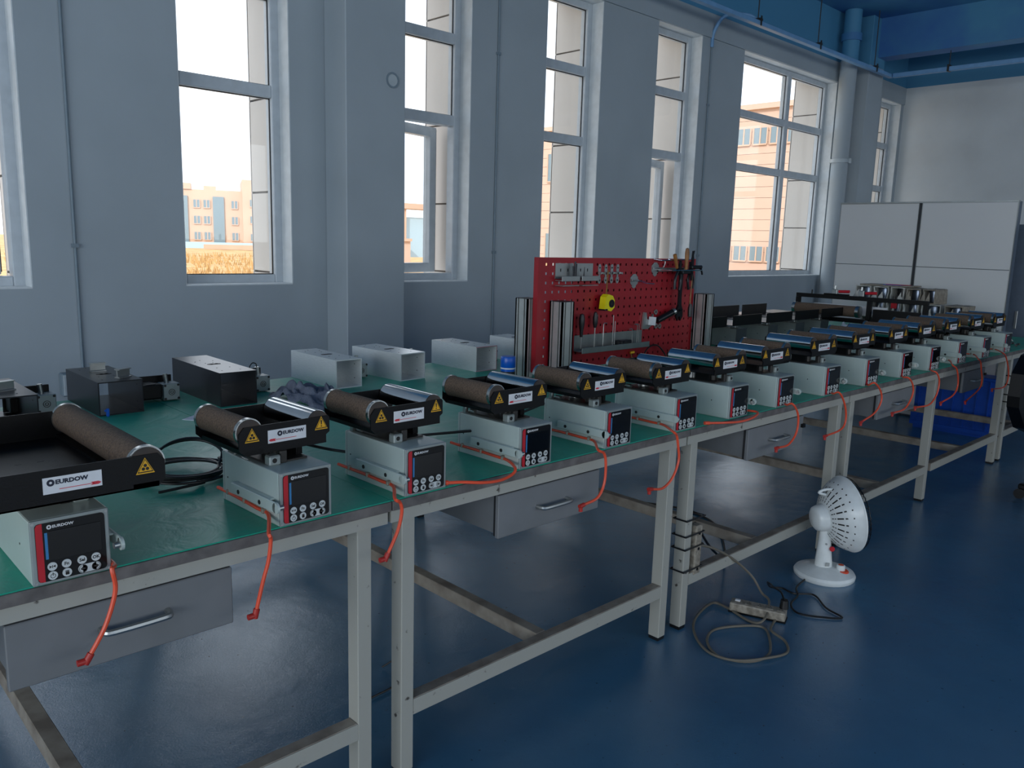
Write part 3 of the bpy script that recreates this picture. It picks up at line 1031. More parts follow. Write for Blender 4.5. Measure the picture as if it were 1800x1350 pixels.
UX = [.392, .866, 1.198, 1.587, 1.956, 2.322, 2.665, 3.017, 3.438, 3.855, 4.274, 4.666, 5.103, 5.538, 5.970]
UK = 'B' + 'A' * 5 + 'B' * 6 + 'A' * 3
US = [1, 1, 1, 1, 1, 1, 1.02, 1.04, 1.08, 1.09, 1.09, 1.1, 1.1, 1.1, 1.08]
URZ = [0, 2, 1, 1, 1, .5, 0, 0, -1, -1, 0, -1, -1, -1, -1]
CB = {1:[(0.444, 0.795), (0.448, 0.761), (0.442, 0.73), (0.427, 0.69), (0.411, 0.662), (0.398, 0.642)],
2:[(0.75, 0.83-.04), (0.754, 0.776), (0.748, 0.732), (0.735, 0.691), (0.718, 0.629)],
3:[(1.068, 0.80), (1.083, 0.787), (1.088, 0.763), (1.078, 0.723), (1.062, 0.692), (1.047, 0.667)],
4:[(1.463, 0.80), (1.444, 0.786), (1.407, 0.781), (1.356, 0.784), (1.30, 0.786), (1.256, 0.787)],
5:[(1.80, 0.80), (1.828, 0.785), (1.839, 0.751), (1.836, 0.69), (1.807, 0.651), (1.743, 0.642)],
6:[(2.18, 0.80), (2.20, 0.785), (2.213, 0.746), (2.221, 0.695), (2.192, 0.642), (2.14, 0.616), (2.077, 0.625)],
7:[(2.675, 0.79), (2.679, 0.787), (2.665, 0.785), (2.594, 0.785), (2.496, 0.786), (2.407, 0.788)],
8:[(2.986, 0.798), (3.035, 0.757), (3.049, 0.709), (3.034, 0.664), (2.979, 0.632), (2.896, 0.633)],
9:[(3.4, 0.799), (3.455, 0.755), (3.49, 0.7), (3.49, 0.648), (3.439, 0.625), (3.314, 0.62)],
10:[(3.765, 0.805), (3.839, 0.765), (3.87, 0.72), (3.848, 0.682), (3.791, 0.654), (3.67, 0.634)],
11:[(4.177, 0.789), (4.24, 0.751), (4.261, 0.705), (4.223, 0.657), (4.158, 0.63), (4.03, 0.629)],
12:[(4.562, 0.78), (4.618, 0.735), (4.619, 0.682), (4.583, 0.639), (4.501, 0.612), (4.324, 0.621)],
13:[(4.80, 0.80), (4.87, 0.775), (4.913, 0.725), (4.926, 0.666), (4.867, 0.623), (4.696, 0.604)],
14:[(5.23, 0.80), (5.28, 0.78), (5.314, 0.728), (5.354, 0.656), (5.31, 0.608), (5.106, 0.563)],
15:[(5.70, 0.80), (5.77, 0.775), (5.853, 0.699), (5.888, 0.622), (5.825, 0.572), (5.59, 0.582)]}
NTH = ['', 'second', 'third', 'fourth', 'fifth', 'sixth', 'seventh', 'eighth', 'ninth', 'tenth', 'eleventh', 'twelfth', 'third from last', 'last but one', 'last']
protoA = make_unit('A')
protoB = make_unit('B')
UNITS = {2: protoA, 7: protoB}
for k_ in range(2, 16):
    if k_ not in UNITS:
        UNITS[k_] = copy_tree(protoA if UK[k_ - 1] == 'A' else protoB)
for i, x in enumerate(UX):
    k = i + 1
    if k == 1:
        u = make_unit('B', frame=(-.158, .180, -.035, .462))
        u['label'] = 'largest web guide unit, nearest the camera, with wide black tray and long cork roller'
    else:
        kk = UK[i]
        u = UNITS[k]
        cork = 'left' if kk == 'A' else 'right'
        if k == 2:
            u['label'] = 'web guide unit with a cork roller at left, beside the coiled black cable'
        elif k == 3:
            u['label'] = 'web guide unit at the bench joint, orange cable hanging by the bench legs'
        elif k == 4:
            u['label'] = 'web guide unit whose orange cable curls back onto the green mat, before the blue can'
        elif k == 7:
            u['label'] = 'seventh web guide from the camera, first with its chrome roller at left'
        elif k >= 13:
            u['label'] = 'small distant web guide with cork roller at left, %s in the row' % NTH[i]
        else:
            u['label'] = '%s web guide unit from the camera, cork roller on its %s' % (NTH[i], cork)
    u['group'] = 'web guide units in a row along the front edge'
    u.location = (x, 1.540 if k != 1 else 1.534, TOP)
    u.scale = (US[i],) * 3
    u.rotation_euler = (0, 0, radians(URZ[i]))
    # its orange sensor cable, lying along the side and hanging off the bench
    s = 1 if UK[i] == 'A' else -1
    sc = US[i]
    y0 = u.location.y
    pts = []
    X = x - s * (.071 * sc)
    if s > 0:
        pts += [(X - .004, y0 + .285, .800), (X, y0 + .25, .798), (X, y0 + .17, .799), (X, y0 + .09, .798), (X, y0 + .04, .797)]
        w_ = [(a, 1.49 if k not in (4,) else 1.50, z) for a, z in CB[k]]
        if k == 4:
            w_ = [(1.480, 1.512, .797), (1.460, 1.500, .786), (1.41, 1.493, .780), (1.355, 1.497, .783), (1.305, 1.520, .788), (1.272, 1.548, .786)]
        pts += w_
    else:
        w_ = [(a, 1.49, z) for a, z in CB[k]]
        if k == 7:
            w_ = [(2.775, 1.55, .786), (2.765, 1.515, .785), (2.69, 1.495, .779), (2.60, 1.492, .778), (2.51, 1.503, .784), (2.45, 1.530, .786)]
            pts += [(X, y0 + .10, .786)] + w_
        else:
            pts += [(X, y0 + .12, .786), (X - .002, y0 + .05, .786), (w_[0][0] + .015, 1.525, .787)] + w_[0:]
    inv = u.matrix_basis.inverted()
    cm = MB().tube(pts, .0042, 8, 5).xf(inv).build('orange_cable', M_orange, u, True)
    e, e1 = Vector(pts[-1]), Vector(pts[-2])
    dr = (e - e1).normalized()
    side = Vector((0, 0, -1)) if abs(dr.z) < .7 else Vector((-1, 0, 0))
    if k in (4, 7):
        side = Vector((0, 0, 0))
    q = MB().cyl(e - dr * .004, e + dr * .016, .0066, 10)
    if side.length:
        q.cyl(e + dr * .010, e + dr * .010 + side * .016, .0062, 10)
    q.xf(inv).build('plug', M_oredark if k not in (4, 7) else M_orange, cm, True)
    if s > 0:
        for yy in (.06, .15, .235):
            MB().box(X - .006, X + .007, y0 + yy - .004, y0 + yy + .004, .794, .807, .002).xf(inv).build('cable_clip', M_strip, cm)
# black supply lines between units
for i_, (pts, lab) in enumerate([
        ([(.90, 1.79, .93), (1.0, 1.84, .88), (1.10, 1.86, .84), (1.14, 1.80, .835)], 'thin black hose drooping between the second and third web guides'),
        ([(1.27, 1.74, .86), (1.35, 1.77, .855), (1.46, 1.76, .85), (1.525, 1.74, .85)], 'thin black hose stretched between the third and fourth web guides'),
        ([(1.65, 1.80, .90), (1.75, 1.84, .84), (1.83, 1.82, .86), (1.89, 1.80, .88)], 'thin black hose looping between the fourth and fifth web guides')]):
    o = MB().tube(pts, .004, 8, 6).build('air_hose', M_rubber, None, True)
    tag(o, lab, 'hose', 'black hoses between the web guides')

# coiled black cable beside the second unit
q = MB()
pts = []
for k in range(6 * 16 + 1):
    a = 2 * pi * k / 16
    turn = k // 16
    rr = .098 + .006 * sin(turn * 2.3) + .004 * cos(a * 2 + turn)
    z = .790 + .0035 * turn + (.05 * max(0, sin(a * 1.0 + .6)) if turn in (4, 5) else 0) + .004 * sin(a + turn)
    pts.append((.790 + rr * cos(a) + .01 * sin(turn * 1.7), 2.03 + rr * 1.05 * sin(a) + .012 * cos(turn * 2.1), max(z, .786)))
pts = [(.685, 1.915, .785), (.74, 1.92, .785), (.80, 1.925, .786)] + pts[12:] + [(.93, 1.98, .80), (.86, 1.84, .80)]
q.tube(pts, .0036, 8, 3)
tag(q.build('coiled_cable', M_rubber, None, True), 'black cable lying in a loose coil on the green mat', 'cable')


# ================================================================== TUBES ON THE BACK OF THE BENCH
def tube_housing(x, y, w_, h_, L, rz, m, label, group, blocks=False, trim=None, sink=False):
    r = thing('square_tube_housing', label, 'metal tube', (x, y, TOP), rz, group)
    t_ = .004
    b_ = MB()
    b_.box(0, t_, 0, L, 0, h_)
    b_.box(w_ - t_, w_, 0, L, 0, h_)
    b_.box(t_, w_ - t_, 0, L, 0, t_)
    b_.box(t_, w_ - t_, 0, L, h_ - t_, h_)
    b_.build('tube', m, r)
    q = MB()
    for u, v in ((.03, .05), (.10, .05), (.03, .30), (.10, .30), (.05, .25), (.08, .25), (.04, .12), (.09, .12), (.06, .33)):
        if v < L:
            q.cyl((u, v, h_), (u, v, h_ + .0006), .0028, 8)
    for v, z in ((.05, .03), (.05, .09), (L - .05, .06)):
        q.cyl((w_ - t_ - .0006, v, z), (w_ - t_, v, z), .0025, 8)
    q.build('screw_holes', M_blkink, r)
    MB().box(w_ / 2 - .014, w_ / 2 + .014, L * .45, L * .45 + .02, h_, h_ + .0008).cyl((w_ / 2 - .014, L * .45 + .01, h_), (w_ / 2 - .014, L * .45 + .01, h_ + .0008), .012, 14).cyl((w_ / 2 + .014, L * .45 + .01, h_), (w_ / 2 + .014, L * .45 + .01, h_ + .0008), .012, 14).build('cable_slot', M_blkink, r)
    if trim:
        q = MB()
        q.box(0, w_, -.0006, .0, h_ - .004, h_).box(0, w_, -.0006, 0, 0, .003).box(w_ - .003, w_, -.0006, 0, .003, h_ - .004)
        q.build('protective_film', trim, r)
    return r


def ibeam(x, y, rz, label):
    r = thing('roller_bracket', label, 'bracket', (x, y, TOP + .116), rz, 'small grey brackets on the black tube')
    MB().prism([(-.012, 0), (.012, 0), (.012, .003), (.003, .005), (.003, .026), (.012, .028), (.012, .031), (-.012, .031), (-.012, .028), (-.003, .026), (-.003, .005), (-.012, .003)], -.026, .026, 'x').build('profile', M_zinc, r)


BT = 'black square tubes at the back'
tube_housing(.850, 2.885, .146, .116, .36, radians(0), M_blktube, 'black square tube open at the front with two small brackets on its top', BT)
ibeam(.925, 3.13, radians(4), 'small grey bracket on the rear of the black tube')
ibeam(.955, 2.955, radians(25), 'small grey bracket near the front of the black tube')
tube_housing(1.235, 2.80, .14, .125, .46, radians(-1), M_blktube, 'long black square tube with a pale reflecting top, beside the crumpled cloth', BT)
tube_housing(.50, 2.78, .146, .116, .36, 0, M_blktube, 'black square tube cut off by the left edge of the picture', BT)
ibeam(.585, 2.90, radians(20), 'small grey bracket on the tube at the left picture edge')
MB_ = thing('blue_clamp', 'small bright blue clamp at the mouth of the black tube', 'clamp', (.872, 2.87, TOP))
MB().box(-.005, .005, -.004, .004, 0, .028, .002).build('jaw', M_bluecan, MB_)
MB().box(-.010, -.005, -.004, .004, .018, .024, .001).build('tab', M_bluecan, MB_)
ST = 'silver square tubes at the back'
tube_housing(1.76, 2.872, .126, .12, .372, radians(0), M_silver, 'leftmost silver square tube, standing behind the third web guide', ST)
tube_housing(2.09, 2.875, .142, .121, .352, radians(4), M_silver, 'second silver square tube from the left, slightly turned', ST)
tube_housing(2.54, 2.885, .135, .12, .345, radians(0), M_silver, 'third silver square tube, with a pinkish film on its mouth', ST, trim=M_pink)
tube_housing(2.935, 2.97, .135, .12, .255, radians(0), M_silver, 'rightmost silver square tube, half hidden by the pegboard post', ST)


def actuator(x, y, label, rz=0, s=1.0, cable=False):
    r = thing('gear_motor', label, 'motor', (x, y, TOP), rz, 'small geared motors behind the tubes')
    r.scale = (s,) * 3
    m = MB().box(-.135, -.062, 0.0, .075, .012, .068, .006, 2).build('motor', M_blk, r)
    MB().box(-.115, -.085, -.002, .06, .068, .0705, .001).build('motor_label', M_dark, m)
    MB().box(-.142, .0, .075, .083, .005, .088, .001).build('mounting_plate', M_blk, r)
    g_ = MB().box(-.058, .002, 0, .06, .004, .066, .002).build('gearbox', M_bezel, r)
    q = MB()
    for u in (-.052, -.004):
        for z in (.010, .060):
            q.cyl((u, -.002, z), (u, .001, z), .0045, 10)
    q.build('bolt', M_blkink, g_)
    MB().ring(-.028, .034, .012, .010, -.0015, 0, 18).ring(-.028, .034, .006, .004, -.002, 0, 14).build('shaft_collar', M_dark, g_)
    MB().cyl((-.036, .03, .066), (-.040, .03, .100), .0085, 14).build('shaft', M_zinc, r, True)
    if cable:
        MB().tube([(-.04, .03, .10), (-.042, .03, .112), (-.055, .032, .117), (-.068, .03, .105), (-.07, .03, .09)], .0022, 8, 4).build('cable', M_rubber, r, True)


actuator(.757, 3.03, 'geared motor left of the black tube with brackets')
actuator(1.17, 3.01, 'geared motor between the two black tubes')
actuator(1.52, 2.98, 'geared motor with a small looped wire, above the crumpled cloth', cable=True)
actuator(2.025, 3.04, 'geared motor between the first two silver tubes')
actuator(2.375, 3.10, 'dark geared motor between the second and third silver tubes')
actuator(2.84, 3.06, 'dark geared motor behind the blue can')

# blue spray can like bottle
r = thing('blue_can', 'blue canister with a wide blue cap beside the pegboard post', 'canister', (2.50, 2.62, TOP))
MB().lathe([(0, 0), (.031, 0), (.033, .004), (.033, .055), (.033, .058)], 28).build('body', M_bluecan, r, True)
MB().cyl((0, 0, .056), (0, 0, .062), .0345, 28).build('collar', M_white, r, True)
MB().lathe([(.033, .062), (.0345, .064), (.0335, .108), (.031, .112), (0, .113)], 28).build('cap', M_bluecan, r, True)
MB().cyl((0, 0, .012), (0, 0, .045), .0334, 28, cap=False).build('label', M_black_pl, r, True)


# cloth
def cloth(x0, x1, y0, y1, label, m, seed, h=.05, name='crumpled_cloth', cat='cloth', res=46):
    from mathutils import noise
    g_ = MB()
    n = res
    vs = []
    cx, cy = (x0 + x1) / 2, (y0 + y1) / 2
    for i in range(n + 1):
        row = []
        for j in range(n + 1):
            u, v = i / n * 2 - 1, j / n * 2 - 1
            a = math.atan2(v, u)
            edge = .85 + .12 * sin(3 * a + seed) + .06 * sin(7 * a + seed * 2)
            rr = max(abs(u), abs(v))
            k = 1.0 / max(1e-6, math.hypot(u, v)) * rr * edge if rr > 0 else 1
            px, py = u * k, v * k
            d = math.hypot(px, py)
            base = max(0, 1 - d * d * 1.05)
            nn = noise.noise(Vector((px * 2.6 + seed, py * 2.6, seed)))
            n2 = abs(noise.noise(Vector((px * 3.2 + seed * 3, py * 3.2, 2 + nn * 1.5))))
            n3 = noise.noise(Vector((px * 11, py * 11, seed + nn * 2)))
            z = h * (base ** .5) * (.62 + .7 * nn + .8 * n2 + .05 * n3) + .003
            row.append(g_.bm.verts.new((cx + px * (x1 - x0) / 2, cy + py * (y1 - y0) / 2, TOP + max(.001, z))))
        vs.append(row)
    for i in range(n):
        for j in range(n):
            g_.bm.faces.new((vs[i][j], vs[i + 1][j], vs[i + 1][j + 1], vs[i][j + 1]))
    o = g_.build(name, m, None, True)
    tag(o, label, cat)
    return o


cloth(1.40, 1.66, 2.52, 2.90, 'crumpled grey blue cloth beside the long black tube', M_rag, 1.3, .062)
M_navy = mat('navy_cloth', c(30, 38, 76), 0.95, nscale=30, bump=0.4, bscale=100)
cloth(4.15, 4.75, 2.35, 2.62, 'navy cloth lying before the row of grey far boxes', M_navy, 4.1, .03)
cloth(5.35, 5.75, 2.25, 2.56, 'crumpled clear plastic bag lying behind the far web guides', M_bag, 2.2, .10, 'plastic_bag', 'plastic bag', 30)
o = MB().box(0, .10, 0, .07, 0, .0015).build('paper_sheet', M_paper)
o.location = (1.085, 2.62, TOP + .0005)
o.rotation_euler = (0, 0, radians(35))
tag(o, 'white paper sheet on the mat behind the second web guide', 'paper')
o = MB().box(0, .15, 0, .001, 0, .07).build('paper_card', M_paper)
o.location = (3.98, 2.28, TOP + .004)
o.rotation_euler = (radians(-25), radians(-8), radians(10))
tag(o, 'pale blue paper card leaning behind the seventh web guide', 'paper')

# ================================================================== PEGBOARD
PX0, PX1, PY, PZ0, PZ1 = 2.655, 3.915, 2.60, .80, 1.333
pb = thing('pegboard', 'red perforated metal tool board standing on the benches', 'pegboard', (PX0, PY, 0))
W = PX1 - PX0
q = MB()
nx, nz = 27, 12
pxs = [0, .030] + [.030 + (W - .045) * k / nx for k in range(1, nx)] + [W - .015, W]
cells_x = [(.030 + (W - .045) * k / nx, .030 + (W - .045) * (k + 1) / nx) for k in range(nx)]
pz = (PZ1 - PZ0 - .02) / nz
hs = .0052
for yy in (0.0, .002):
    q_v = {}

    def V(x, z):
        k = (round(x, 5), round(z, 5))
        if k not in q_v:
            q_v[k] = q.bm.verts.new((x, yy, z))
        return q_v[k]

    def F(pts):
        f = q.bm.faces.new([V(*p_) for p_ in pts])
        return f
    for (a, b_) in cells_x:
        for k in range(nz):
            z0 = PZ0 + .01 + k * pz
            z1 = z0 + pz
            cx, cz = (a + b_) / 2, (z0 + z1) / 2
            h0, h1 = cx - hs, cx + hs
            g0, g1 = cz - hs * 1.15, cz + hs * 1.15
            F([(a, z0), (b_, z0), (h1, g0), (h0, g0)])
            F([(b_, z0), (b_, z1), (h1, g1), (h1, g0)])
            F([(b_, z1), (a, z1), (h0, g1), (h1, g1)])
            F([(a, z1), (a, z0), (h0, g0), (h0, g1)])
o_ = q.build('perforated_panel', M_pegred, pb)
MB().box(.26, W - .015, .024, .027, PZ0 + .01, PZ1 - .01).build('hole_shade_sheet', mat('hole_shade', c(52, 14, 18), 0.7), pb)  # added dark sheet, its colour paints the shade seen through the holes
MB().box(0, .030, 0, .002, PZ0, PZ1).box(W - .015, W, 0, .002, PZ0, PZ1).box(.030, W - .015, 0, .002, PZ1 - .01, PZ1).box(.030, W - .015, 0, .002, PZ0, PZ0 + .01).build('rim_face', M_pegred, pb)
MB().box(0, .002, .002, .028, PZ0, PZ1).box(W - .002, W, .002, .028, PZ0, PZ1).box(.002, W - .002, .002, .028, PZ1 - .002, PZ1).box(.002, W - .002, .002, .028, PZ0, PZ0 + .002).build('rim_flange', M_pegred, pb)


def post(x, y, wx, wy, top, label):
    r = thing('aluminium_post', label, 'post', (x, y, TOP), 0, 'slotted aluminium posts holding the pegboard')
    h = top - TOP
    e = .0085
    q_ = MB()
    # core and rails leave T-slots on every face
    q_.box(-wx / 2 + .008, wx / 2 - .008, -wy / 2 + .008, wy / 2 - .008, 0, h)
    q_.build('slotted_core', M_slot, r)
    q_ = MB()
    nxs = max(1, round(wx / .04))
    nys = max(1, round(wy / .04))

    def rails(n, tot):
        out = []
        cell = tot / n
        for k in range(n):
            a = -tot / 2 + k * cell
            out.append((a, a + cell / 2 - .004))
            out.append((a + cell / 2 + .004, a + cell))
        m_ = [out[0]]
        for s_ in out[1:]:
            if abs(s_[0] - m_[-1][1]) < 1e-6:
                m_[-1] = (m_[-1][0], s_[1])
            else:
                m_.append(s_)
        return m_
    for a, b_ in rails(nxs, wx):
        for sgn in (-1, 1):
            q_.box(a, b_, sgn * (wy / 2 - .008), sgn * wy / 2, 0, h)
    for a, b_ in rails(nys, wy):
        for sgn in (-1, 1):
            q_.box(sgn * (wx / 2 - .008), sgn * wx / 2, a, b_, 0, h)
    q_.build('rail', M_prof, r)
    MB().box(-wx / 2, wx / 2, -wy / 2, wy / 2, h, h + .003, .001).build('end_cap', M_slot, r)


post(2.775, 2.555, .08, .08, 1.132, 'slotted aluminium post in front of the pegboard, left end')
post(2.665, 2.672, .08, .08, 1.142, 'slotted aluminium post behind the pegboard, left end')
post(3.955, 2.555, .08, .08, 1.140, 'slotted aluminium post in front of the pegboard, right end')


# tools on the pegboard
def pg(name, label, cat, x, z, group=None):
    return thing(name, label, cat, (x, PY, z), 0, group)


for i_, x in enumerate((2.765, 2.905)):
    r = pg('tool_shelf', ('left' if i_ == 0 else 'right') + ' small galvanised shelf of the two at the pegboard top', 'tool holder', x, 1.215, 'small galvanised shelves on the pegboard')
    MB().box(0, .125, -.004, -.001, .02, .092).build('back_plate', M_zinc, r)
    MB().box(0, .125, -.045, -.004, .012, .015).build('shelf_plate', M_zinc, r)
    MB().box(0, .125, -.048, -.045, .010, .034, .001).build('lip', M_zinc, r)
    MB().box(.0, .115, -.052, -.004, -.012, -.009).build('lower_plate', M_zinc, r)
    q = MB()
    for u, v in ((.035, .060), (.085, .060)):
        q.box(u - .003, u + .003, -.0046, -.004, v - .007, v + .007)
    q.build('slot', M_blkink, r)
r = pg('screwdriver_bits', 'dark drill bits standing in the left galvanised shelf', 'drill bits', 2.872, 1.24)
MB().cyl((0, -.03, 0), (0, -.03, .075), .005, 8).cyl((.012, -.025, 0), (.014, -.025, .065), .004, 8).cyl((-.01, -.028, 0), (-.012, -.028, .055), .004, 8).build('bit', M_tool, r, True)
r = pg('scriber', 'short dark scriber standing in the right galvanised shelf', 'tool', 2.935, 1.24)
MB().cyl((0, -.03, 0), (.004, -.03, .05), .004, 8, .001).build('shank', M_tool, r, True)
MB().cyl((0, -.03, -.01), (0, -.03, .004), .006, 8).build('base', M_zinc, r, True)
for i_, x in enumerate((3.082, 3.130, 3.176, 3.222)):
    r = pg('tool_clip', '%s of the four steel spring clips at the pegboard top' % ('leftmost', 'second from left', 'third from left', 'rightmost')[i_], 'clip', x, 1.25, 'steel spring clips on the pegboard')
    MB().prism([(-.010, .012), (-.010, .046), (-.004, .053), (.004, .053), (.010, .046), (.010, .012), (.006, .008), (.006, -.008), (.011, -.014), (.011, -.032), (.004, -.042), (-.004, -.042), (-.011, -.032), (-.011, -.014), (-.006, -.008), (-.006, .008)], -.004, -.001, 'y').build('clip_plate', M_zinc, r)
    MB().box(-.016, .016, -.016, -.004, .005, .016, .002).box(-.016, -.012, -.026, -.016, .004, .014).box(.012, .016, -.026, -.016, .004, .014).build('spring_jaw', M_zinc, r)
    MB().cyl((0, -.006, .036), (0, -.004, .036), .004, 8).build('rivet', M_blkink, r)
    MB().cyl((0, -.006, -.026), (0, -.004, -.026), .004, 8).build('rivet', M_blkink, r)
r = pg('tape_measure', 'yellow tape measure hanging by its strap from a clip', 'tape measure', 3.105, 1.115)
MB().prism([(-.038, -.028), (-.030, .030), (-.012, .044), (.020, .036), (.036, .014), (.036, -.022), (.012, -.040), (-.010, -.036)], -.060, -.022, 'y').build('case', M_tapey, r)
MB().cyl((.012, -.0625, -.002), (.012, -.0600, -.002), .020, 20).build('dial_disc', M_black_pl, r)
MB().ring(.012, -.002, .015, .009, -.064, -.0620, 18).build('grip_ring', M_tool, r)
MB().box(-.036, -.014, -.062, -.020, -.036, -.026, .003).build('base_pad', M_black_pl, r)
MB().prism([(-.006, .038), (.003, .038), (.008, .16), (.002, .16)], -.036, -.033, 'y').build('strap', M_wood, r)
# ring hook
for i_, (x, z, lab) in enumerate(((3.36, 1.215, 'steel ring hook near the middle of the pegboard'), (3.535, 1.275, 'steel hook plate left of the hanging tools'))):
    r = pg('ring_hook', lab, 'hook', x, z, 'steel hooks on the pegboard')
    MB().prism([(-.030, -.010), (-.030, .022), (-.010, .038), (.012, .038), (.030, .022), (.030, -.010), (.016, -.020), (.016, -.028), (.0, -.036), (-.016, -.028), (-.016, -.020)], -.004, -.001, 'y').build('hook_plate', M_zinc, r)
    MB().box(-.028, .028, -.014, -.004, .004, .012, .002).build('cross_bar', M_zinc, r)
    if i_ == 0:
        n = 22
        pts = [(.015 + .028 * cos(2 * pi * k / n), -.062 + .056 * sin(2 * pi * k / n), .004 - .010 * (sin(2 * pi * k / n) * -1 + 1) * .5) for k in range(n + 1)]
        MB().tube(pts, .0022, 6, 1).build('ring', M_chrome, r, True)
    else:
        MB().tube([(.025, -.004, .010), (.03, -.03, .012), (.04, -.034, .03), (.042, -.034, .045)], .003, 6, 3).build('prong', M_zinc, r, True)
# tool rack at upper right: two wire rails
r = pg('wire_tool_rack', 'chromed double wire tool rack at the upper right corner of the pegboard', 'tool rack', 3.55, 1.285)
MB().tube([(.0, -.002, -.01), (.0, -.10, -.01), (.28, -.10, -.010), (.29, -.09, -.004)], .003, 8, 1).build('front_wire', M_chrome, r, True)
MB().tube([(-.03, -.002, .045), (-.02, -.045, .040), (.19, -.045, .045), (.215, -.045, .075)], .003, 8, 1).build('upper_wire', M_chrome, r, True)
MB().tube([(.10, -.002, .045), (.11, -.02, .040), (.28, -.02, .045), (.30, -.02, .070)], .003, 8, 1).build('rear_wire', M_chrome, r, True)
MB().box(.0, .28, -.004, -.001, -.02, .0).build('base_strip', M_zinc, r)


def plier(x, y, z, label, m, hl, lean, grip=M_tool):
    r = thing('pliers', label, 'pliers', (x, y, z), 0, 'tools hanging in the wire rack')
    r.rotation_euler = (0, radians(lean), 0)
    MB().cyl((0, -.007, 0), (0, .007, 0), .014, 16).build('pivot', M_tool, r, True)
    MB().prism([(-.013, 0), (.013, 0), (.006, .05), (-.006, .05)], -.005, .005, 'y').build('jaws', M_tool, r)
    for s_ in (-1, 1):
        MB().tube([(s_ * .006, 0, 0), (s_ * .02, 0, -.03), (s_ * .026, 0, -.06), (s_ * .02, 0, -hl)], .0075, 8, 3).build('handle', grip, r, True)


plier(3.675, PY - .06, 1.275, 'dark pliers at the left of the wire rack, handles down', M_tool, .105, 8)
plier(3.795, PY - .05, 1.27, 'dark pliers at the right of the wire rack, handles down', M_tool, .100, -6)
r = thing('hammer', 'wooden-handled hammer with its handle up in the wire rack', 'hammer', (3.715, PY - .075, 1.27), 0, 'tools hanging in the wire rack')
MB().lathe([(0, 0), (.008, 0), (.010, .05), (.012, .095), (.009, .12), (0, .124)], 14).build('handle', M_wood, r, True)
MB().box(-.04, .035, -.011, .011, -.015, .008, .003).cyl((.035, 0, -.004), (.052, 0, -.004), .012, 14).build('head', M_tool, r)
r = thing('claw_tool', 'dark claw-ended pry tool standing up out of the wire rack', 'pry tool', (3.775, PY - .07, 1.27), 0, 'tools hanging in the wire rack')
MB().prism([(-.008, -.02), (.010, -.02), (.012, .06), (.006, .085), (.014, .11), (.002, .108), (-.002, .08)], -.005, .005, 'y').build('claw', M_tool, r)
MB().prism([(-.006, -.02), (.008, -.02), (.006, -.05), (-.004, -.05)], -.004, .004, 'y').build('shank', M_tool, r)
r = thing('file_handle_tool', 'dark round-handled file leaning left out of the wire rack', 'file', (3.660, PY - .055, 1.285), 0, 'tools hanging in the wire rack')
r.rotation_euler = (0, radians(-22), 0)
MB().lathe([(0, .0), (.008, .0), (.010, .05), (.010, .078), (0, .082)], 12).build('handle', M_wood, r, True)
MB().box(-.006, .006, -.002, .002, -.04, 0).build('blade', M_tool, r)
r = thing('adjustable_wrench', 'long dark adjustable wrench hanging jaws down', 'wrench', (3.715, PY - .045, 1.285), 0, 'tools hanging in the wire rack')
MB().prism([(-.014, 0), (.014, 0), (.010, -.16), (.014, -.20), (.028, -.225), (.030, -.262), (.012, -.285), (.004, -.262), (-.008, -.262), (-.012, -.285), (-.028, -.262), (-.026, -.225), (-.012, -.20), (-.010, -.16)], -.006, .006, 'y').build('body', M_tool, r)
MB().cyl((-.008, -.008, -.228), (.014, -.008, -.228), .006, 10).build('adjuster', M_blk, r, True)
r = thing('long_screwdriver', 'long orange-shafted brush tool hanging at the right pegboard edge', 'screwdriver', (3.800, PY - .06, 1.255), 0, 'tools hanging in the wire rack')
MB().cyl((0, 0, 0), (-.006, 0, -.165), .0038, 8).build('shaft', M_wood, r, True)
MB().lathe([(0, -.165), (.008, -.165), (.013, -.19), (.012, -.235), (0, -.24)], 12).build('grip', M_black_pl, r, True)
r = thing('pipe_cutter', 'dark jawed cutter lying across the right end of the rack', 'cutter', (3.825, PY - .07, 1.285), 0, 'tools hanging in the wire rack')
MB().box(-.06, .04, -.012, .012, -.004, .016, .005).build('body', M_tool, r)
MB().tube([(.03, 0, .0), (.048, 0, -.018), (.055, 0, -.035)], .005, 8, 3).build('jaw', M_tool, r, True)
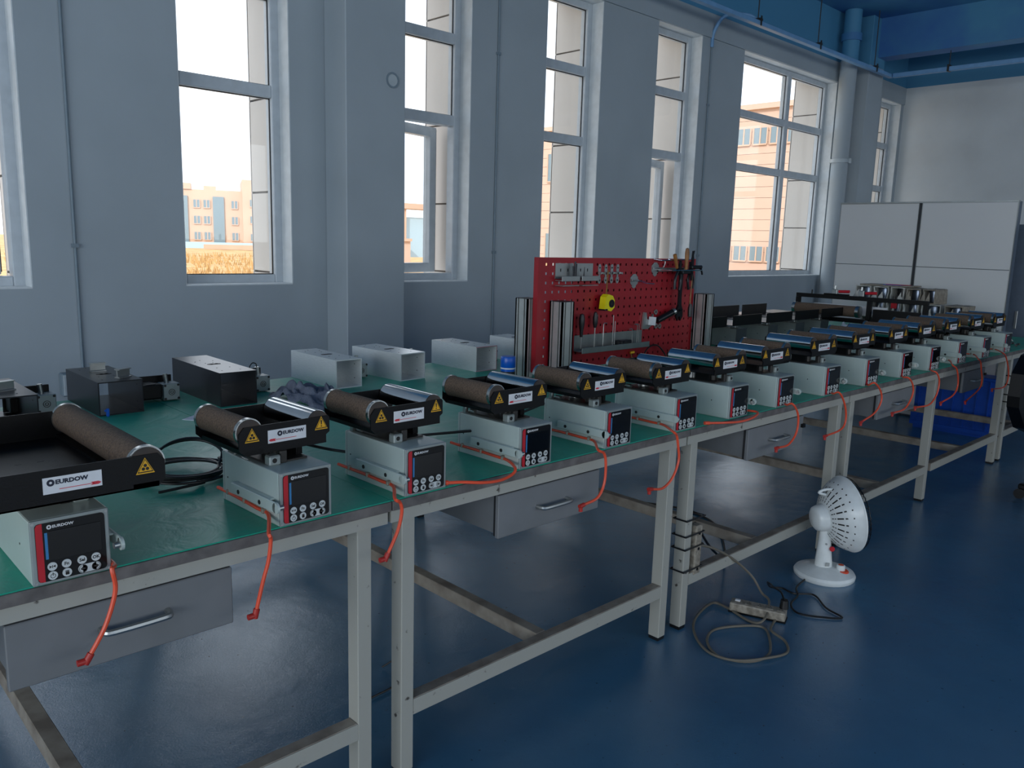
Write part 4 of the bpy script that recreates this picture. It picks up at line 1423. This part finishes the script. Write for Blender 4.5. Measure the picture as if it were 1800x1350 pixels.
# long tray low on the board
r = pg('tool_tray', 'long galvanised tray low on the pegboard holding hex keys', 'tool tray', 2.915, .885)
MB().box(0, .535, -.004, -.001, .0, .075).build('back_plate', M_zinc, r)
MB().box(0, .535, -.055, -.004, -.002, .001).build('tray_floor', M_zinc, r)
MB().box(.0, .535, -.058, -.055, -.008, .020, .001).build('tray_lip', M_zinc, r)
for i_, (x, z0, z1, hook) in enumerate(((3.10, .89, 1.015, 1), (3.175, .89, 1.05, 0), (3.19, .89, 1.02, 0), (3.375, .89, .998, -1), (3.39, .89, .995, -1), (3.335, .89, .975, -1))):
    r = thing('hex_key', ['leftmost hex key in the long tray, bent end left', 'tallest thin hex key in the middle of the long tray', 'hex key just right of the tallest one', 'taller of the three hex keys at the right of the tray', 'rightmost hex key in the long tray', 'shortest hex key at the right of the tray'][i_], 'hex key', (x, PY - .03, z0), 0, 'hex keys in the long tray')
    pts = [(0, 0, 0), (0, 0, z1 - z0 - .008), (.002 * -hook, 0, z1 - z0 - .002), (.008 * -hook if hook else 0, 0, z1 - z0), ((.024 * hook) if hook else .001, 0, z1 - z0 - .001)]
    if hook:
        pts = [(0, 0, 0), (0, 0, z1 - z0 - .006), (hook * .006, 0, z1 - z0), (hook * .026, 0, z1 - z0 - .002)]
    else:
        pts = [(0, 0, 0), (0, 0, z1 - z0)]
    MB().tube(pts, .0024, 6, 1).build('shank', M_zinc, r, True)
    MB().cyl((0, 0, 0), (0, 0, .006), .003, 6).build('tip', M_dark, r)
for i_, x in enumerate((2.935, 3.035)):
    r = thing('screwdriver', 'black-handled screwdriver, %s one above the long tray' % ('left' if i_ == 0 else 'right'), 'screwdriver', (x, PY - .03, .955), 0, 'black-handled screwdrivers on the pegboard')
    if i_ == 0:
        MB().lathe([(0, 0), (.007, 0), (.009, .03), (.014, .06), (.015, .09), (.010, .11), (0, .114)], 14).build('handle', M_black_pl, r, True)
    else:
        MB().lathe([(0, .04), (.007, .04), (.012, .06), (.013, .09), (.008, .115), (0, .12)], 14).build('handle', M_black_pl, r, True)
        MB().box(.006, .0125, -.008, .008, .07, .105, .002).build('grip_inlay', M_zinc, r)
    MB().cyl((0, 0, -.06), (0, 0, .045), .003, 8).build('shaft', M_zinc, r, True)
r = thing('plug_block', 'small dark block lying in the right part of the long tray', 'block', (3.27, PY - .03, .888))
MB().box(-.04, .045, -.018, .018, 0, .032, .004).build('body', M_black_pl, r)
MB().cyl((-.01, -.019, .016), (-.01, -.016, .016), .012, 14).build('face_disc', M_dark, r)
# clamp tool at right
r = pg('clamp_holder', 'angled steel tube clamp on the right half of the pegboard', 'clamp', 3.46, .965)
MB().prism([(-.02, 0), (.03, -.002), (.085, .028), (.07, .078), (.055, .045), (.02, .050), (.012, .085), (-.008, .088), (-.012, .06)], -.012, -.002, 'y').build('plate', M_zinc, r)
MB().prism([(.03, .020), (.07, .016), (.075, .060), (.035, .064)], -.03, -.012, 'y').build('jaw_block', M_white, r)
MB().cyl((.095, -.02, .04), (.20, -.045, .085), .017, 16).build('sleeve', M_tool, r, True)
MB().cyl((.198, -.0445, .084), (.212, -.048, .090), .018, 16).build('sleeve_rim', M_zinc, r, True)
for u, v in ((.108, .010), (.140, .008), (.10, .085)):
    MB().ring(u, v, .014, .006, -.008, -.002, 16).build('loop', M_zinc, r)
o = MB().tube([(3.42, PY - .03, TOP + .01), (3.47, PY - .03, .86), (3.55, PY - .03, .875), (3.62, PY - .03, .83), (3.64, PY - .04, TOP + .01)], .004, 8, 6).build('cable_loop', M_rubber, None, True)
tag(o, 'black cable arching up before the bottom of the pegboard', 'cable')
r = thing('brass_fitting', 'small brass fitting near the bottom of the pegboard', 'fitting', (3.36, PY - .01, .845))
MB().cyl((-.008, 0, 0), (.012, -.01, .004), .007, 10).build('body', M_yel, r, True)
MB().cyl((0, 0, 0), (.006, 0, -.026), .004, 8).build('stem', M_wood, r, True)

# ================================================================== FAR GREY UNITS WITH CHANNEL TRAYS
M_greybox = mat('grey_green_box', c(140, 150, 148), 0.45)
M_darkface = mat('dark_grey_front', c(70, 78, 82), 0.4)
FX = [4.215, 4.62, 5.02, 5.40, 5.78]
proto = thing('tray_unit', None, 'web guide')
MB().box(-.06, .06, .004, .26, 0, .118, .002).build('housing', M_greybox, proto)
MB().box(-.061, .061, 0, .004, 0, .119, .001).build('front_plate', M_darkface, proto)
q = MB()
for y, z in ((.08, .06), (.18, .05)):
    q.cyl((-.0608, y, z), (-.0598, y, z), .003, 8)
q.build('side_hole', M_blkink, proto)
MB().box(-.03, .01, .03, .07, .118, .142, .004).cyl((-.01, .12, .118), (-.01, .12, .155), .02, 16).build('pivot_block', M_zinc, proto)
MB().box(-.045, -.005, -.005, 0, .150, .185, .001).build('white_tag', M_white, proto)
q = MB()
MB().box(-.285, .05, -.10, .44, .158, .162).build('tray_floor', M_blktube, proto)
MB().box(-.285, .05, -.104, -.10, .158, .220).build('front_flange', M_blk, proto)
for i_, x in enumerate(FX):
    u = proto if i_ == 0 else copy_tree(proto)
    u.location = (x, 2.69, TOP)
    u['group'] = 'grey boxes with flat black trays at the back'
    u['label'] = ['flat-trayed grey box right beside the pegboard post', 'second flat-trayed grey box from the pegboard', 'third flat-trayed grey box from the pegboard', 'fourth flat-trayed grey box from the pegboard', 'flat-trayed grey box under the black roller frame'][i_]
for u in [o for o in COL.objects if o.name.startswith('tray_unit')]:
    if 4.9 < u.location.x < 5.5:
        MB().box(-.285, .05, .296, .301, .162, .232).build('rear_flange', M_dark, u)
for nm in ():
    pass

# black roller frame with red-handled clamps
r = thing('roller_stand', 'black frame with a long cork roller and red-handled clamps', 'roller stand', (5.95, 0, .88))
y0, y1 = 2.47, 3.02
MB().box(0, .03, y0 - .42, y1, .165, .195, .002).build('top_bar', M_blk, r)
MB().box(0, .03, y1 - .03, y1, 0, .165).box(0, .03, y0 - .03, y0, 0, .165).box(0, .03, y0 - .42, y0 - .39, 0, .165).build('upright', M_blk, r)
MB().box(0, .03, y0 - .42, y1, -.0, .03).build('bottom_bar', M_blk, r)
MB().box(.03, .34, y0, y1, .0, .006).build('base_plate', M_blk, r)
ck = MB().cyl((-.03, y0 + .05, .085), (-.03, y1 - .02, .085), .040, 28).build('cork_roller', M_cork, r, True)
MB().cyl((-.03, y0 + .03, .085), (-.03, y0 + .055, .085), .043, 28).build('end_ring', M_ring, ck, True)
MB().cyl((-.03, y1 - .03, .085), (-.03, y1 - .005, .085), .043, 28).build('end_ring', M_ring, ck, True)
MB().box(-.002, .034, y0 - .37, y0 - .05, .02, .11).build('motor_cover', M_blk, r)
MB().box(.10, .13, y0 - .1, y1 - .1, .06, .12).build('rear_bar', M_white, r)
for yy in (2.72, 2.52):
    cl = MB().box(0, .02, yy - .02, yy + .02, .195, .24, .004).cyl((.01, yy, .23), (.01, yy, .265), .008, 8).build('toggle_clamp', M_zinc, r)
    MB().cyl((.01, yy - .03, .222), (.01, yy - .11, .226), .011, 12).build('red_handle', M_red, cl, True)
MB().cyl((.015, y1 - .12, .195), (.015, y1 - .12, .225), .005, 8).cyl((.015, y0 - .2, .195), (.015, y0 - .2, .225), .005, 8).build('stud', M_blk, r)
MB().box(0, .04, 2.62, 2.80, .195, .205).build('clamp_strip', M_blk, r)
for o_ in list(r.children):
    pass
# feet of the frame stand on the mat
MB().box(.0, .05, y0 - .42, y0 - .37, TOP - .88, 0).box(.0, .05, y1 - .05, y1, TOP - .88, 0).box(.28, .33, y0, y0 + .05, TOP - .88, 0).box(.28, .33, y1 - .05, y1, TOP - .88, 0).build('foot', M_blk, r)


# pile of film-wrapped rolls
def package(y, z, w_, h_, label, kind, x=6.6):
    w_ -= .014
    r = thing('wrapped_roll', label, 'package', (x, y, z), radians(rnd.uniform(-3, 3)), 'film-wrapped steel rolls stacked on the far bench')
    d = .24
    q_ = MB()
    t_ = .008
    q_.box(0, d, -w_ / 2, w_ / 2, 0, t_).box(0, d, -w_ / 2, w_ / 2, h_ - t_, h_).box(0, d, -w_ / 2, -w_ / 2 + t_, t_, h_ - t_).box(0, d, w_ / 2 - t_, w_ / 2, t_, h_ - t_).box(d - t_, d, -w_ / 2 + t_, w_ / 2 - t_, t_, h_ - t_)
    bmesh.ops.subdivide_edges(q_.bm, edges=q_.bm.edges, cuts=2, use_grid_fill=True)
    from mathutils import noise
    for v in q_.bm.verts:
        k = noise.noise_vector(v.co * 22 + Vector((y * 31, z * 17, 0)))
        v.co += Vector((k.x * .012, k.y * .007, k.z * .005))
    q_.build('wrapper', M_film if kind != 'card' else M_card, r)
    MB().lathe([(0, 0), (w_ * .40, 0), (w_ * .42, .01), (w_ * .42, h_ - .03), (w_ * .40, h_ - .02), (0, h_ - .02)], 20, Matrix.Translation((.11, 0, .01))).build('steel_roll', M_roll if kind != 'dark' else M_black_pl, r, True)
    q_ = MB()
    for s_ in range(3):
        yy = rnd.uniform(-w_ / 2, w_ / 2 * .6)
        a = q_.bm.verts.new((-.006, yy, .004))
        b_ = q_.bm.verts.new((-.012, yy + w_ * .35, .01 + rnd.random() * h_ * .2))
        c_ = q_.bm.verts.new((-.004, yy + w_ * .1, h_ * rnd.uniform(.3, .9)))
        q_.bm.faces.new((a, b_, c_))
    q_.build('torn_flap', M_film if kind != 'card' else M_card, r)
    return r


PK = [(2.60, 0, .125, .115, 'film', 'bottom row of the roll stack, left'), (2.47, 0, .13, .115, 'film', 'bottom row of the roll stack, middle'), (2.33, 0, .13, .115, 'dark', 'bottom row of the roll stack, right'),
      (2.19, 0, .13, .115, 'film', 'bottom row, far right behind the rollers'), (2.73, 0, .12, .115, 'dark', 'bottom row behind the plastic bag'),
      (2.66, 1, .13, .12, 'film', 'middle row of the roll stack, leftmost'), (2.53, 1, .125, .12, 'film', 'middle row of the roll stack with a red sticker'), (2.40, 1, .13, .12, 'film', 'middle row of the roll stack, centre'),
      (2.25, 1, .15, .12, 'film', 'middle row of the roll stack, right of centre'), (2.09, 1, .15, .12, 'card', 'middle row of the roll stack, crumpled paper at its right end'),
      (2.78, 2, .14, .115, 'film', 'top row of the roll stack, leftmost'), (2.64, 2, .13, .115, 'film', 'top row of the roll stack, second'), (2.51, 2, .12, .115, 'dark', 'top row of the roll stack, dark one'),
      (2.39, 2, .115, .112, 'card', 'top row of the roll stack, brown cardboard'), (2.275, 2, .11, .112, 'card', 'top row of the roll stack, rightmost cardboard')]
for y, lv, w_, h_, kd, lab in PK:
    package(y, TOP + (.002, .119, .241)[lv], w_, h_, 'wrapped steel roll, ' + lab, kd)
o = MB().box(6.588, 6.590, 2.50, 2.545, TOP + .19, TOP + .235).build('red_sticker', M_red)
tag(o, 'red sticker on the middle row of wrapped rolls', 'sticker')
# support stack edge packages behind
r = thing('backing_carton', 'flat grey carton lying on top of the wrapped rolls', 'carton', (6.62, 2.62, TOP + .358))
MB().box(0, .22, -.20, .20, 0, .010, .002).build('board', M_card, r)
MB().box(.01, .12, -.12, .02, .010, .014, .001).build('blue_print', M_crate, r)
MB().box(.01, .03, -.19, .0, .014, .018, .001).build('red_tape', M_red, r)

# clutter at the right end of the farthest bench
M_fabric = mat('white_fabric', c(200, 196, 188), 0.9, nscale=20, bump=.5, bscale=60)
M_tan = mat('tan_leather', c(140, 108, 66), 0.8, nscale=20, bump=.4, bscale=60)
cloth(6.55, 6.95, 1.72, 2.05, 'white cloth gloves heaped at the far right of the last bench', M_fabric, 5.2, .08, 'cotton_glove', 'gloves', 28)
cloth(6.28, 6.54, 1.72, 1.95, 'tan leather glove on the far right bench', M_tan, 3.7, .05, 'leather_glove', 'glove', 24)
for k in range(14):
    r = thing('small_bolt', 'small steel bolt scattered on the farthest green mat', 'bolt', (6.28 + .35 * rnd.random(), 1.60 + .10 * rnd.random(), TOP), rnd.random() * 3, 'small bolts scattered on the farthest mat')
    MB().cyl((0, 0, .006), (.018, 0, .006), .004, 8).build('thread', M_zinc, r)
    MB().cyl((-.006, 0, .0075), (0, 0, .0075), .0075, 6).build('head', M_dark, r)
r = thing('black_connector', 'small black connector beside the last web guide unit', 'connector', (6.14, 1.60, TOP))
MB().box(-.02, .03, -.02, .02, 0, .035, .004).build('body', M_black_pl, r)
MB().cyl((.03, 0, .018), (.045, 0, .018), .012, 12).build('socket', M_rubber, r, True)

# ================================================================== CABINETS AT THE END OF THE HALL
r = thing('sliding_door_cabinet', 'tall white sliding-door cabinet at the end of the hall', 'cabinet', (7.27, 0, 0))
MB().box(.03, .10, 1.93, 3.335, 0.0, 1.825, .002).build('carcass', M_cab, r)
for ya, yb, off in ((2.668, 3.335, .0), (1.93, 2.632, -.012)):
    dr = MB().box(off, off + .028, ya, yb, 0.02, 1.286, .002).build('door_panel', M_board, r)
    MB().box(off, off + .028, ya, yb, 1.290, 1.815, .002).build('upper_panel', M_board, r)
    MB().box(off - .001, off + .028, ya - .004, ya, .02, 1.82).box(off - .001, off + .028, yb, yb + .004, .02, 1.82).build('edge_trim', M_zinc, dr)
MB().box(.012, .03, 2.634, 2.667, 0, 1.82).build('centre_gap', M_boardgap, r)
MB().box(-.012, .03, 1.925, 3.34, 1.816, 1.828).build('top_rail', M_zinc, r)
r = thing('steel_cabinet', 'blue grey steel cabinet at the right picture edge', 'cabinet', (7.75, 0, 0))
MB().box(0, .55, -.2, 2.05, 0, 1.66, .003).build('carcass', M_cab, r)
for k in range(3):
    dd = MB().box(-.018, 0, -.18 + k * .745, .54 + k * .745, .05, 1.62, .003).build('door', M_cab, r)
    MB().box(-.03, -.018, .46 + k * .745, .48 + k * .745, .8, .95, .003).build('handle', M_zinc, dd)

# blue crate
r = thing('storage_crate', 'large blue plastic crate standing on the floor past the benches', 'crate', (7.24, 0, 0))
r.location = (6.86, 0, 0)
MB().box(.0, .02, 1.80, 2.40, 0.03, .47).box(.02, .20, 1.80, 1.82, .03, .47).box(.02, .20, 2.38, 2.40, .03, .47).box(.18, .20, 1.82, 2.38, .03, .47).box(.02, .18, 1.82, 2.38, 0, .045).build('crate_body', M_crate, r)
MB().box(-.014, .214, 1.786, 2.414, .45, .475, .004).build('crate_rim', M_crate, r)
for k in range(7):
    yy = 1.84 + k * .084
    MB().box(-.010, 0, yy, yy + .008, .065, .45).build('crate_rib', M_crate, r)
MB().box(-.012, 0, 1.80, 2.40, .03, .06).build('crate_foot_band', M_crate, r)
# black chair back at the right edge
r = thing('task_chair', 'black task chair cut off by the right edge of the picture', 'chair', (5.31, 1.20, 0))
MB().prism([(-.42, .66), (-.41, .60), (-.23, .46), (.0, .40), (.35, .42), (.40, .60), (.33, .82), (.05, .90), (-.27, .87), (-.40, .78)], -.03, .03, 'y').build('backrest', M_blk, r)
MB().box(-.22, .28, -.46, -.02, .40, .47, .03, 3).build('seat', M_blk, r, True)
MB().cyl((.03, -.24, .08), (.03, -.24, .40), .025, 14).build('column', M_dark, r, True)
for k in range(5):
    an = radians(72 * k + 20)
    lg = MB().box(0, .26, -.02, .02, .06, .09, .006).xf(Matrix.Translation((.03, -.24, 0)) @ Matrix.Rotation(an, 4, 'Z')).build('leg', M_blk, r)
    MB().cyl((.03 + .25 * cos(an) - .012, -.24 + .25 * sin(an), .03), (.03 + .25 * cos(an) + .012, -.24 + .25 * sin(an), .03), .03, 14).build('castor', M_rubber, lg, True)

# ================================================================== FAN
fan = thing('desk_fan', 'white desk fan standing on the floor, its back to the camera', 'fan', (3.318, 1.440, 0))
MB().lathe([(0, 0), (.120, 0), (.126, .006), (.128, .018), (.122, .028), (.09, .040), (.05, .050), (0, .053)], 48).build('base', M_fan, fan, True)
MB().cyl((0, 0, -.0), (0, 0, .003), .112, 32).build('base_pad', M_rubber, fan)
Rf = Vector((.72, -.69, 0))      # screen right at the fan
Ff = Vector((.69, .72, 0))
q = MB()
pr_ = []
for z, wx, wy, ox in ((.035, .040, .034, 0.0), (.075, .036, .030, -.004), (.13, .030, .026, -.006), (.19, .025, .022, -.008), (.235, .022, .020, -.008)):
    pr_.append([(Rf * (wx * cos(2 * pi * k / 16) + ox - .005) + Ff * (wy * sin(2 * pi * k / 16)) + Vector((0, 0, z))) for k in range(16)])
rows = [[q.bm.verts.new(p_) for p_ in row] for row in pr_]
for A, B in zip(rows, rows[1:]):
    for k in range(16):
        q.bm.faces.new((A[k], A[(k + 1) % 16], B[(k + 1) % 16], B[k]))
bmesh.ops.recalc_face_normals(q.bm, faces=q.bm.faces)
q.build('neck', M_fan, fan, True)
nb = Rf * .012 - Ff * .0255
MB().cyl(nb + Vector((0, 0, .135)), nb - Ff * .006 + Vector((0, 0, .135)), .011, 16).build('red_button', M_red, fan, True)
MB().cyl(-Rf * .014 - Ff * .022 + Vector((0, 0, .155)), -Rf * .014 - Ff * .029 + Vector((0, 0, .155)), .004, 10).build('neck_screw', M_zinc, fan, True)
kb = Rf * .055 - Ff * .035
q = MB().lathe([(0, .047), (.030, .044), (.034, .040), (.034, .036)], 24, Matrix.Translation(kb)).build('dial_surround', M_orange, fan, True)
MB().lathe([(.018, .044), (.0175, .064), (.014, .067), (0, .067)], 20, Matrix.Translation(kb)).build('speed_dial', M_fan, q, True)
MB().lathe([(.012, .0672), (.009, .0678), (0, .0678)], 16, Matrix.Translation(kb)).build('dial_mark', M_orange, q, True)
MB().box(-.014, .004, -.0365, -.0355, .058, .074).xf(Matrix.Rotation(math.atan2(Rf.y, Rf.x), 4, 'Z')).build('rating_label', M_zinc, fan)
ax = Vector((.80, -.585, .14)).normalized()
hc = Vector((0.012, -.004, .272))
HM = Matrix.Translation(hc) @ ax.to_track_quat('Z', 'Y').to_matrix().to_4x4()
MB().lathe([(0, -.088), (.040, -.085), (.052, -.076), (.058, -.058), (.060, -.038), (.07, -.030)], 36, HM).build('motor_housing', M_fan, fan, True)
prof = [(.050, -.042), (.08, -.032), (.11, -.012), (.138, .014), (.155, .040), (.163, .060), (.166, .062), (.166, .068), (.160, .068)]
sh = MB().lathe(prof, 48, HM).build('rear_shell', M_fan, fan, True)


def shell_z(rr):
    for (ra, za), (rb, zb) in zip(prof, prof[1:]):
        if ra <= rr <= rb:
            return za + (zb - za) * (rr - ra) / (rb - ra)
    return .06


q = MB()
for ring_i, (ra, rb, n) in enumerate(((.070, .088, 26), (.093, .116, 26), (.121, .146, 26))):
    for k in range(n):
        an = 2 * pi * k / n
        vs = []
        wv = .0030 if ring_i else .0020
        for rr, s_ in ((ra, -1), (rb, -1), (rb, 1), (ra, 1)):
            zz = shell_z(rr) - .0012
            vs.append(q.bm.verts.new(HM @ Vector((rr * cos(an) - s_ * wv * sin(an), rr * sin(an) + s_ * wv * cos(an), zz))))
        q.bm.faces.new(vs)
so = q.build('vent_slots', M_blkink, sh)
so['kind'] = 'stuff'
# carrying handle
hq = HM.to_quaternion()
upv = (Vector((0, 0, 1)) - ax * ax.z).normalized()
hb = hc - ax * .02
MB().tube([hb + upv * .10 - Rf * .004 - ax * .0, hb + upv * .115 - ax * .035 + upv * 0, hb + upv * .128 - ax * .028 + Rf * .02, hb + upv * .125 + Rf * .03 + ax * .01], .006, 10, 4).build('carrying_handle', M_fan, fan, True)
# front wire guard
q = MB()
for k in range(40):
    an = 2 * pi * k / 40
    pts = [HM @ Vector((rr * cos(an), rr * sin(an), zz)) for rr, zz in ((.162, .066), (.158, .085), (.13, .104), (.08, .112), (.03, .114))]
    q.tube(pts, .0012, 5, 2)
for rr, zz in ((.164, .07), (.158, .085), (.12, .107), (.03, .114)):
    q.tube([HM @ Vector((rr * cos(2 * pi * k / 36), rr * sin(2 * pi * k / 36), zz)) for k in range(37)], .0015, 5, 1)
gd = q.build('wire_guard', M_tool, fan, True)
MB().cyl(HM @ Vector((0, 0, .108)), HM @ Vector((0, 0, .116)), .03, 24).build('guard_badge', M_fan, fan, True)
q = MB()
q.cyl(HM @ Vector((0, 0, .02)), HM @ Vector((0, 0, .07)), .022, 16)
for k in range(3):
    b_ = MB()
    a0 = 2 * pi * k / 3
    vs = [HM @ Vector((rr * cos(a0 + da), rr * sin(a0 + da), zz)) for rr, da, zz in ((.02, -.4, .035), (.14, -.38, .030), (.145, .35, .062), (.02, .5, .062))]
    f = [q.bm.verts.new(p_) for p_ in vs]
    q.bm.faces.new(f)
q.build('fan_blades', M_pipe, fan, True)
MB().cyl(hc - upv * .06 + ax * -.0, hc - upv * .03 - Vector((0, 0, .02)), .022, 16).build('tilt_joint', M_fan, fan, True)

# power strip and cords on the floor
ps = thing('power_strip', 'dirty white power strip lying on the floor beside the fan', 'power strip', (2.745, 1.435, 0), math.atan2(-.19, .07) + 0)
MB().box(-.105, .105, -.028, .028, .004, .040, .006, 2).build('strip_body', M_strip, ps)
MB().box(-.108, .108, -.031, .031, 0, .006, .002).build('strip_base', M_blk, ps)
for x in (-.035, 0.005, .045, .085):
    so = MB().box(x - .014, x + .014, -.018, .018, .040, .0415, .001).build('socket', M_strip, ps)
    MB().box(x - .006, x - .003, -.008, -.002, .0415, .0420).box(x + .003, x + .006, -.008, -.002, .0415, .0420).box(x - .002, x + .002, .004, .010, .0415, .0420).build('socket_holes', M_blkink, so)
MB().box(-.088, -.068, -.008, .008, .040, .046, .002).build('switch', M_white, ps)
pgx = thing('fan_cord', 'black fan cord with its plug in the power strip', 'cord', (0, 0, 0))
MB().tube([(2.90, 1.47, .070), (2.93, 1.50, .06), (3.00, 1.52, .012), (3.04, 1.49, .006), (3.03, 1.43, .006), (3.08, 1.37, .006), (3.0, 1.28, .006), (2.967, 1.20, .006), (2.915, 1.245, .006), (2.87, 1.33, .006), (2.925, 1.39, .006), (3.02, 1.41, .006), (3.094, 1.453, .006), (3.21, 1.47, .008)], .0038, 8, 6).build('cord', M_rubber, pgx, True)
o = MB().cyl((2.795, 1.355, .042), (2.795, 1.355, .075), .017, 16, .014).build('plug', M_rubber, pgx, True)
MB().tube([(2.795, 1.355, .072), (2.83, 1.39, .085), (2.87, 1.44, .075), (2.91, 1.475, .065)], .0038, 8, 5).build('plug_lead', M_rubber, pgx, True)
loop = [[2.49, 1.60, .30], [2.60, 1.58, .27], [2.73, 1.56, .20], [2.83, 1.52, .11], [2.83, 1.47, .055], [2.80, 1.42, .046], [2.70, 1.38, .020], [2.66, 1.41, .006], [2.70, 1.55, .006], [2.683, 1.603, .006], [2.52, 1.569, .006], [2.403, 1.491, .006], [2.333, 1.379, .006], [2.375, 1.271, .006], [2.475, 1.241, .006], [2.593, 1.301, .006],
        [2.655, 1.363, .006], [2.597, 1.425, .006], [2.495, 1.471, .006], [2.4, 1.439, .006], [2.338, 1.359, .006], [2.36, 1.284, .010], [2.45, 1.227, .012], [2.544, 1.207, .006], [2.617, 1.252, .006], [2.642, 1.32, .012], [2.706, 1.35, .006], [2.745, 1.36, .006]]
o = MB().tube([tuple(p_) for p_ in loop], .0048, 8, 6).build('extension_cord', M_cordg, None, True)
tag(o, 'grey extension cord looping on the floor in front of the bench leg', 'cord')
o = MB().tube([(3.25, 2.95, .006), (3.376, 2.775, .006), (3.499, 2.561, .006), (3.576, 2.352, .006), (3.50, 2.1, .006), (3.1, 1.80, .03), (2.75, 1.66, .2), (2.52, 1.6, .38)], .005, 8, 6).build('floor_cable', M_rubber, None, True)
tag(o, 'black cable running over the floor beneath the benches to the tied power bar', 'cable')
o = MB().tube([(1.28, 1.92, .006), (1.38, 1.93, .006), (1.44, 1.97, .010), (1.455, 2.02, .03), (1.42, 2.05, .006)], .003, 8, 6).build('loose_wire', M_rubber, None, True)
tag(o, 'thin black wire curled on the floor under the second bench', 'wire')
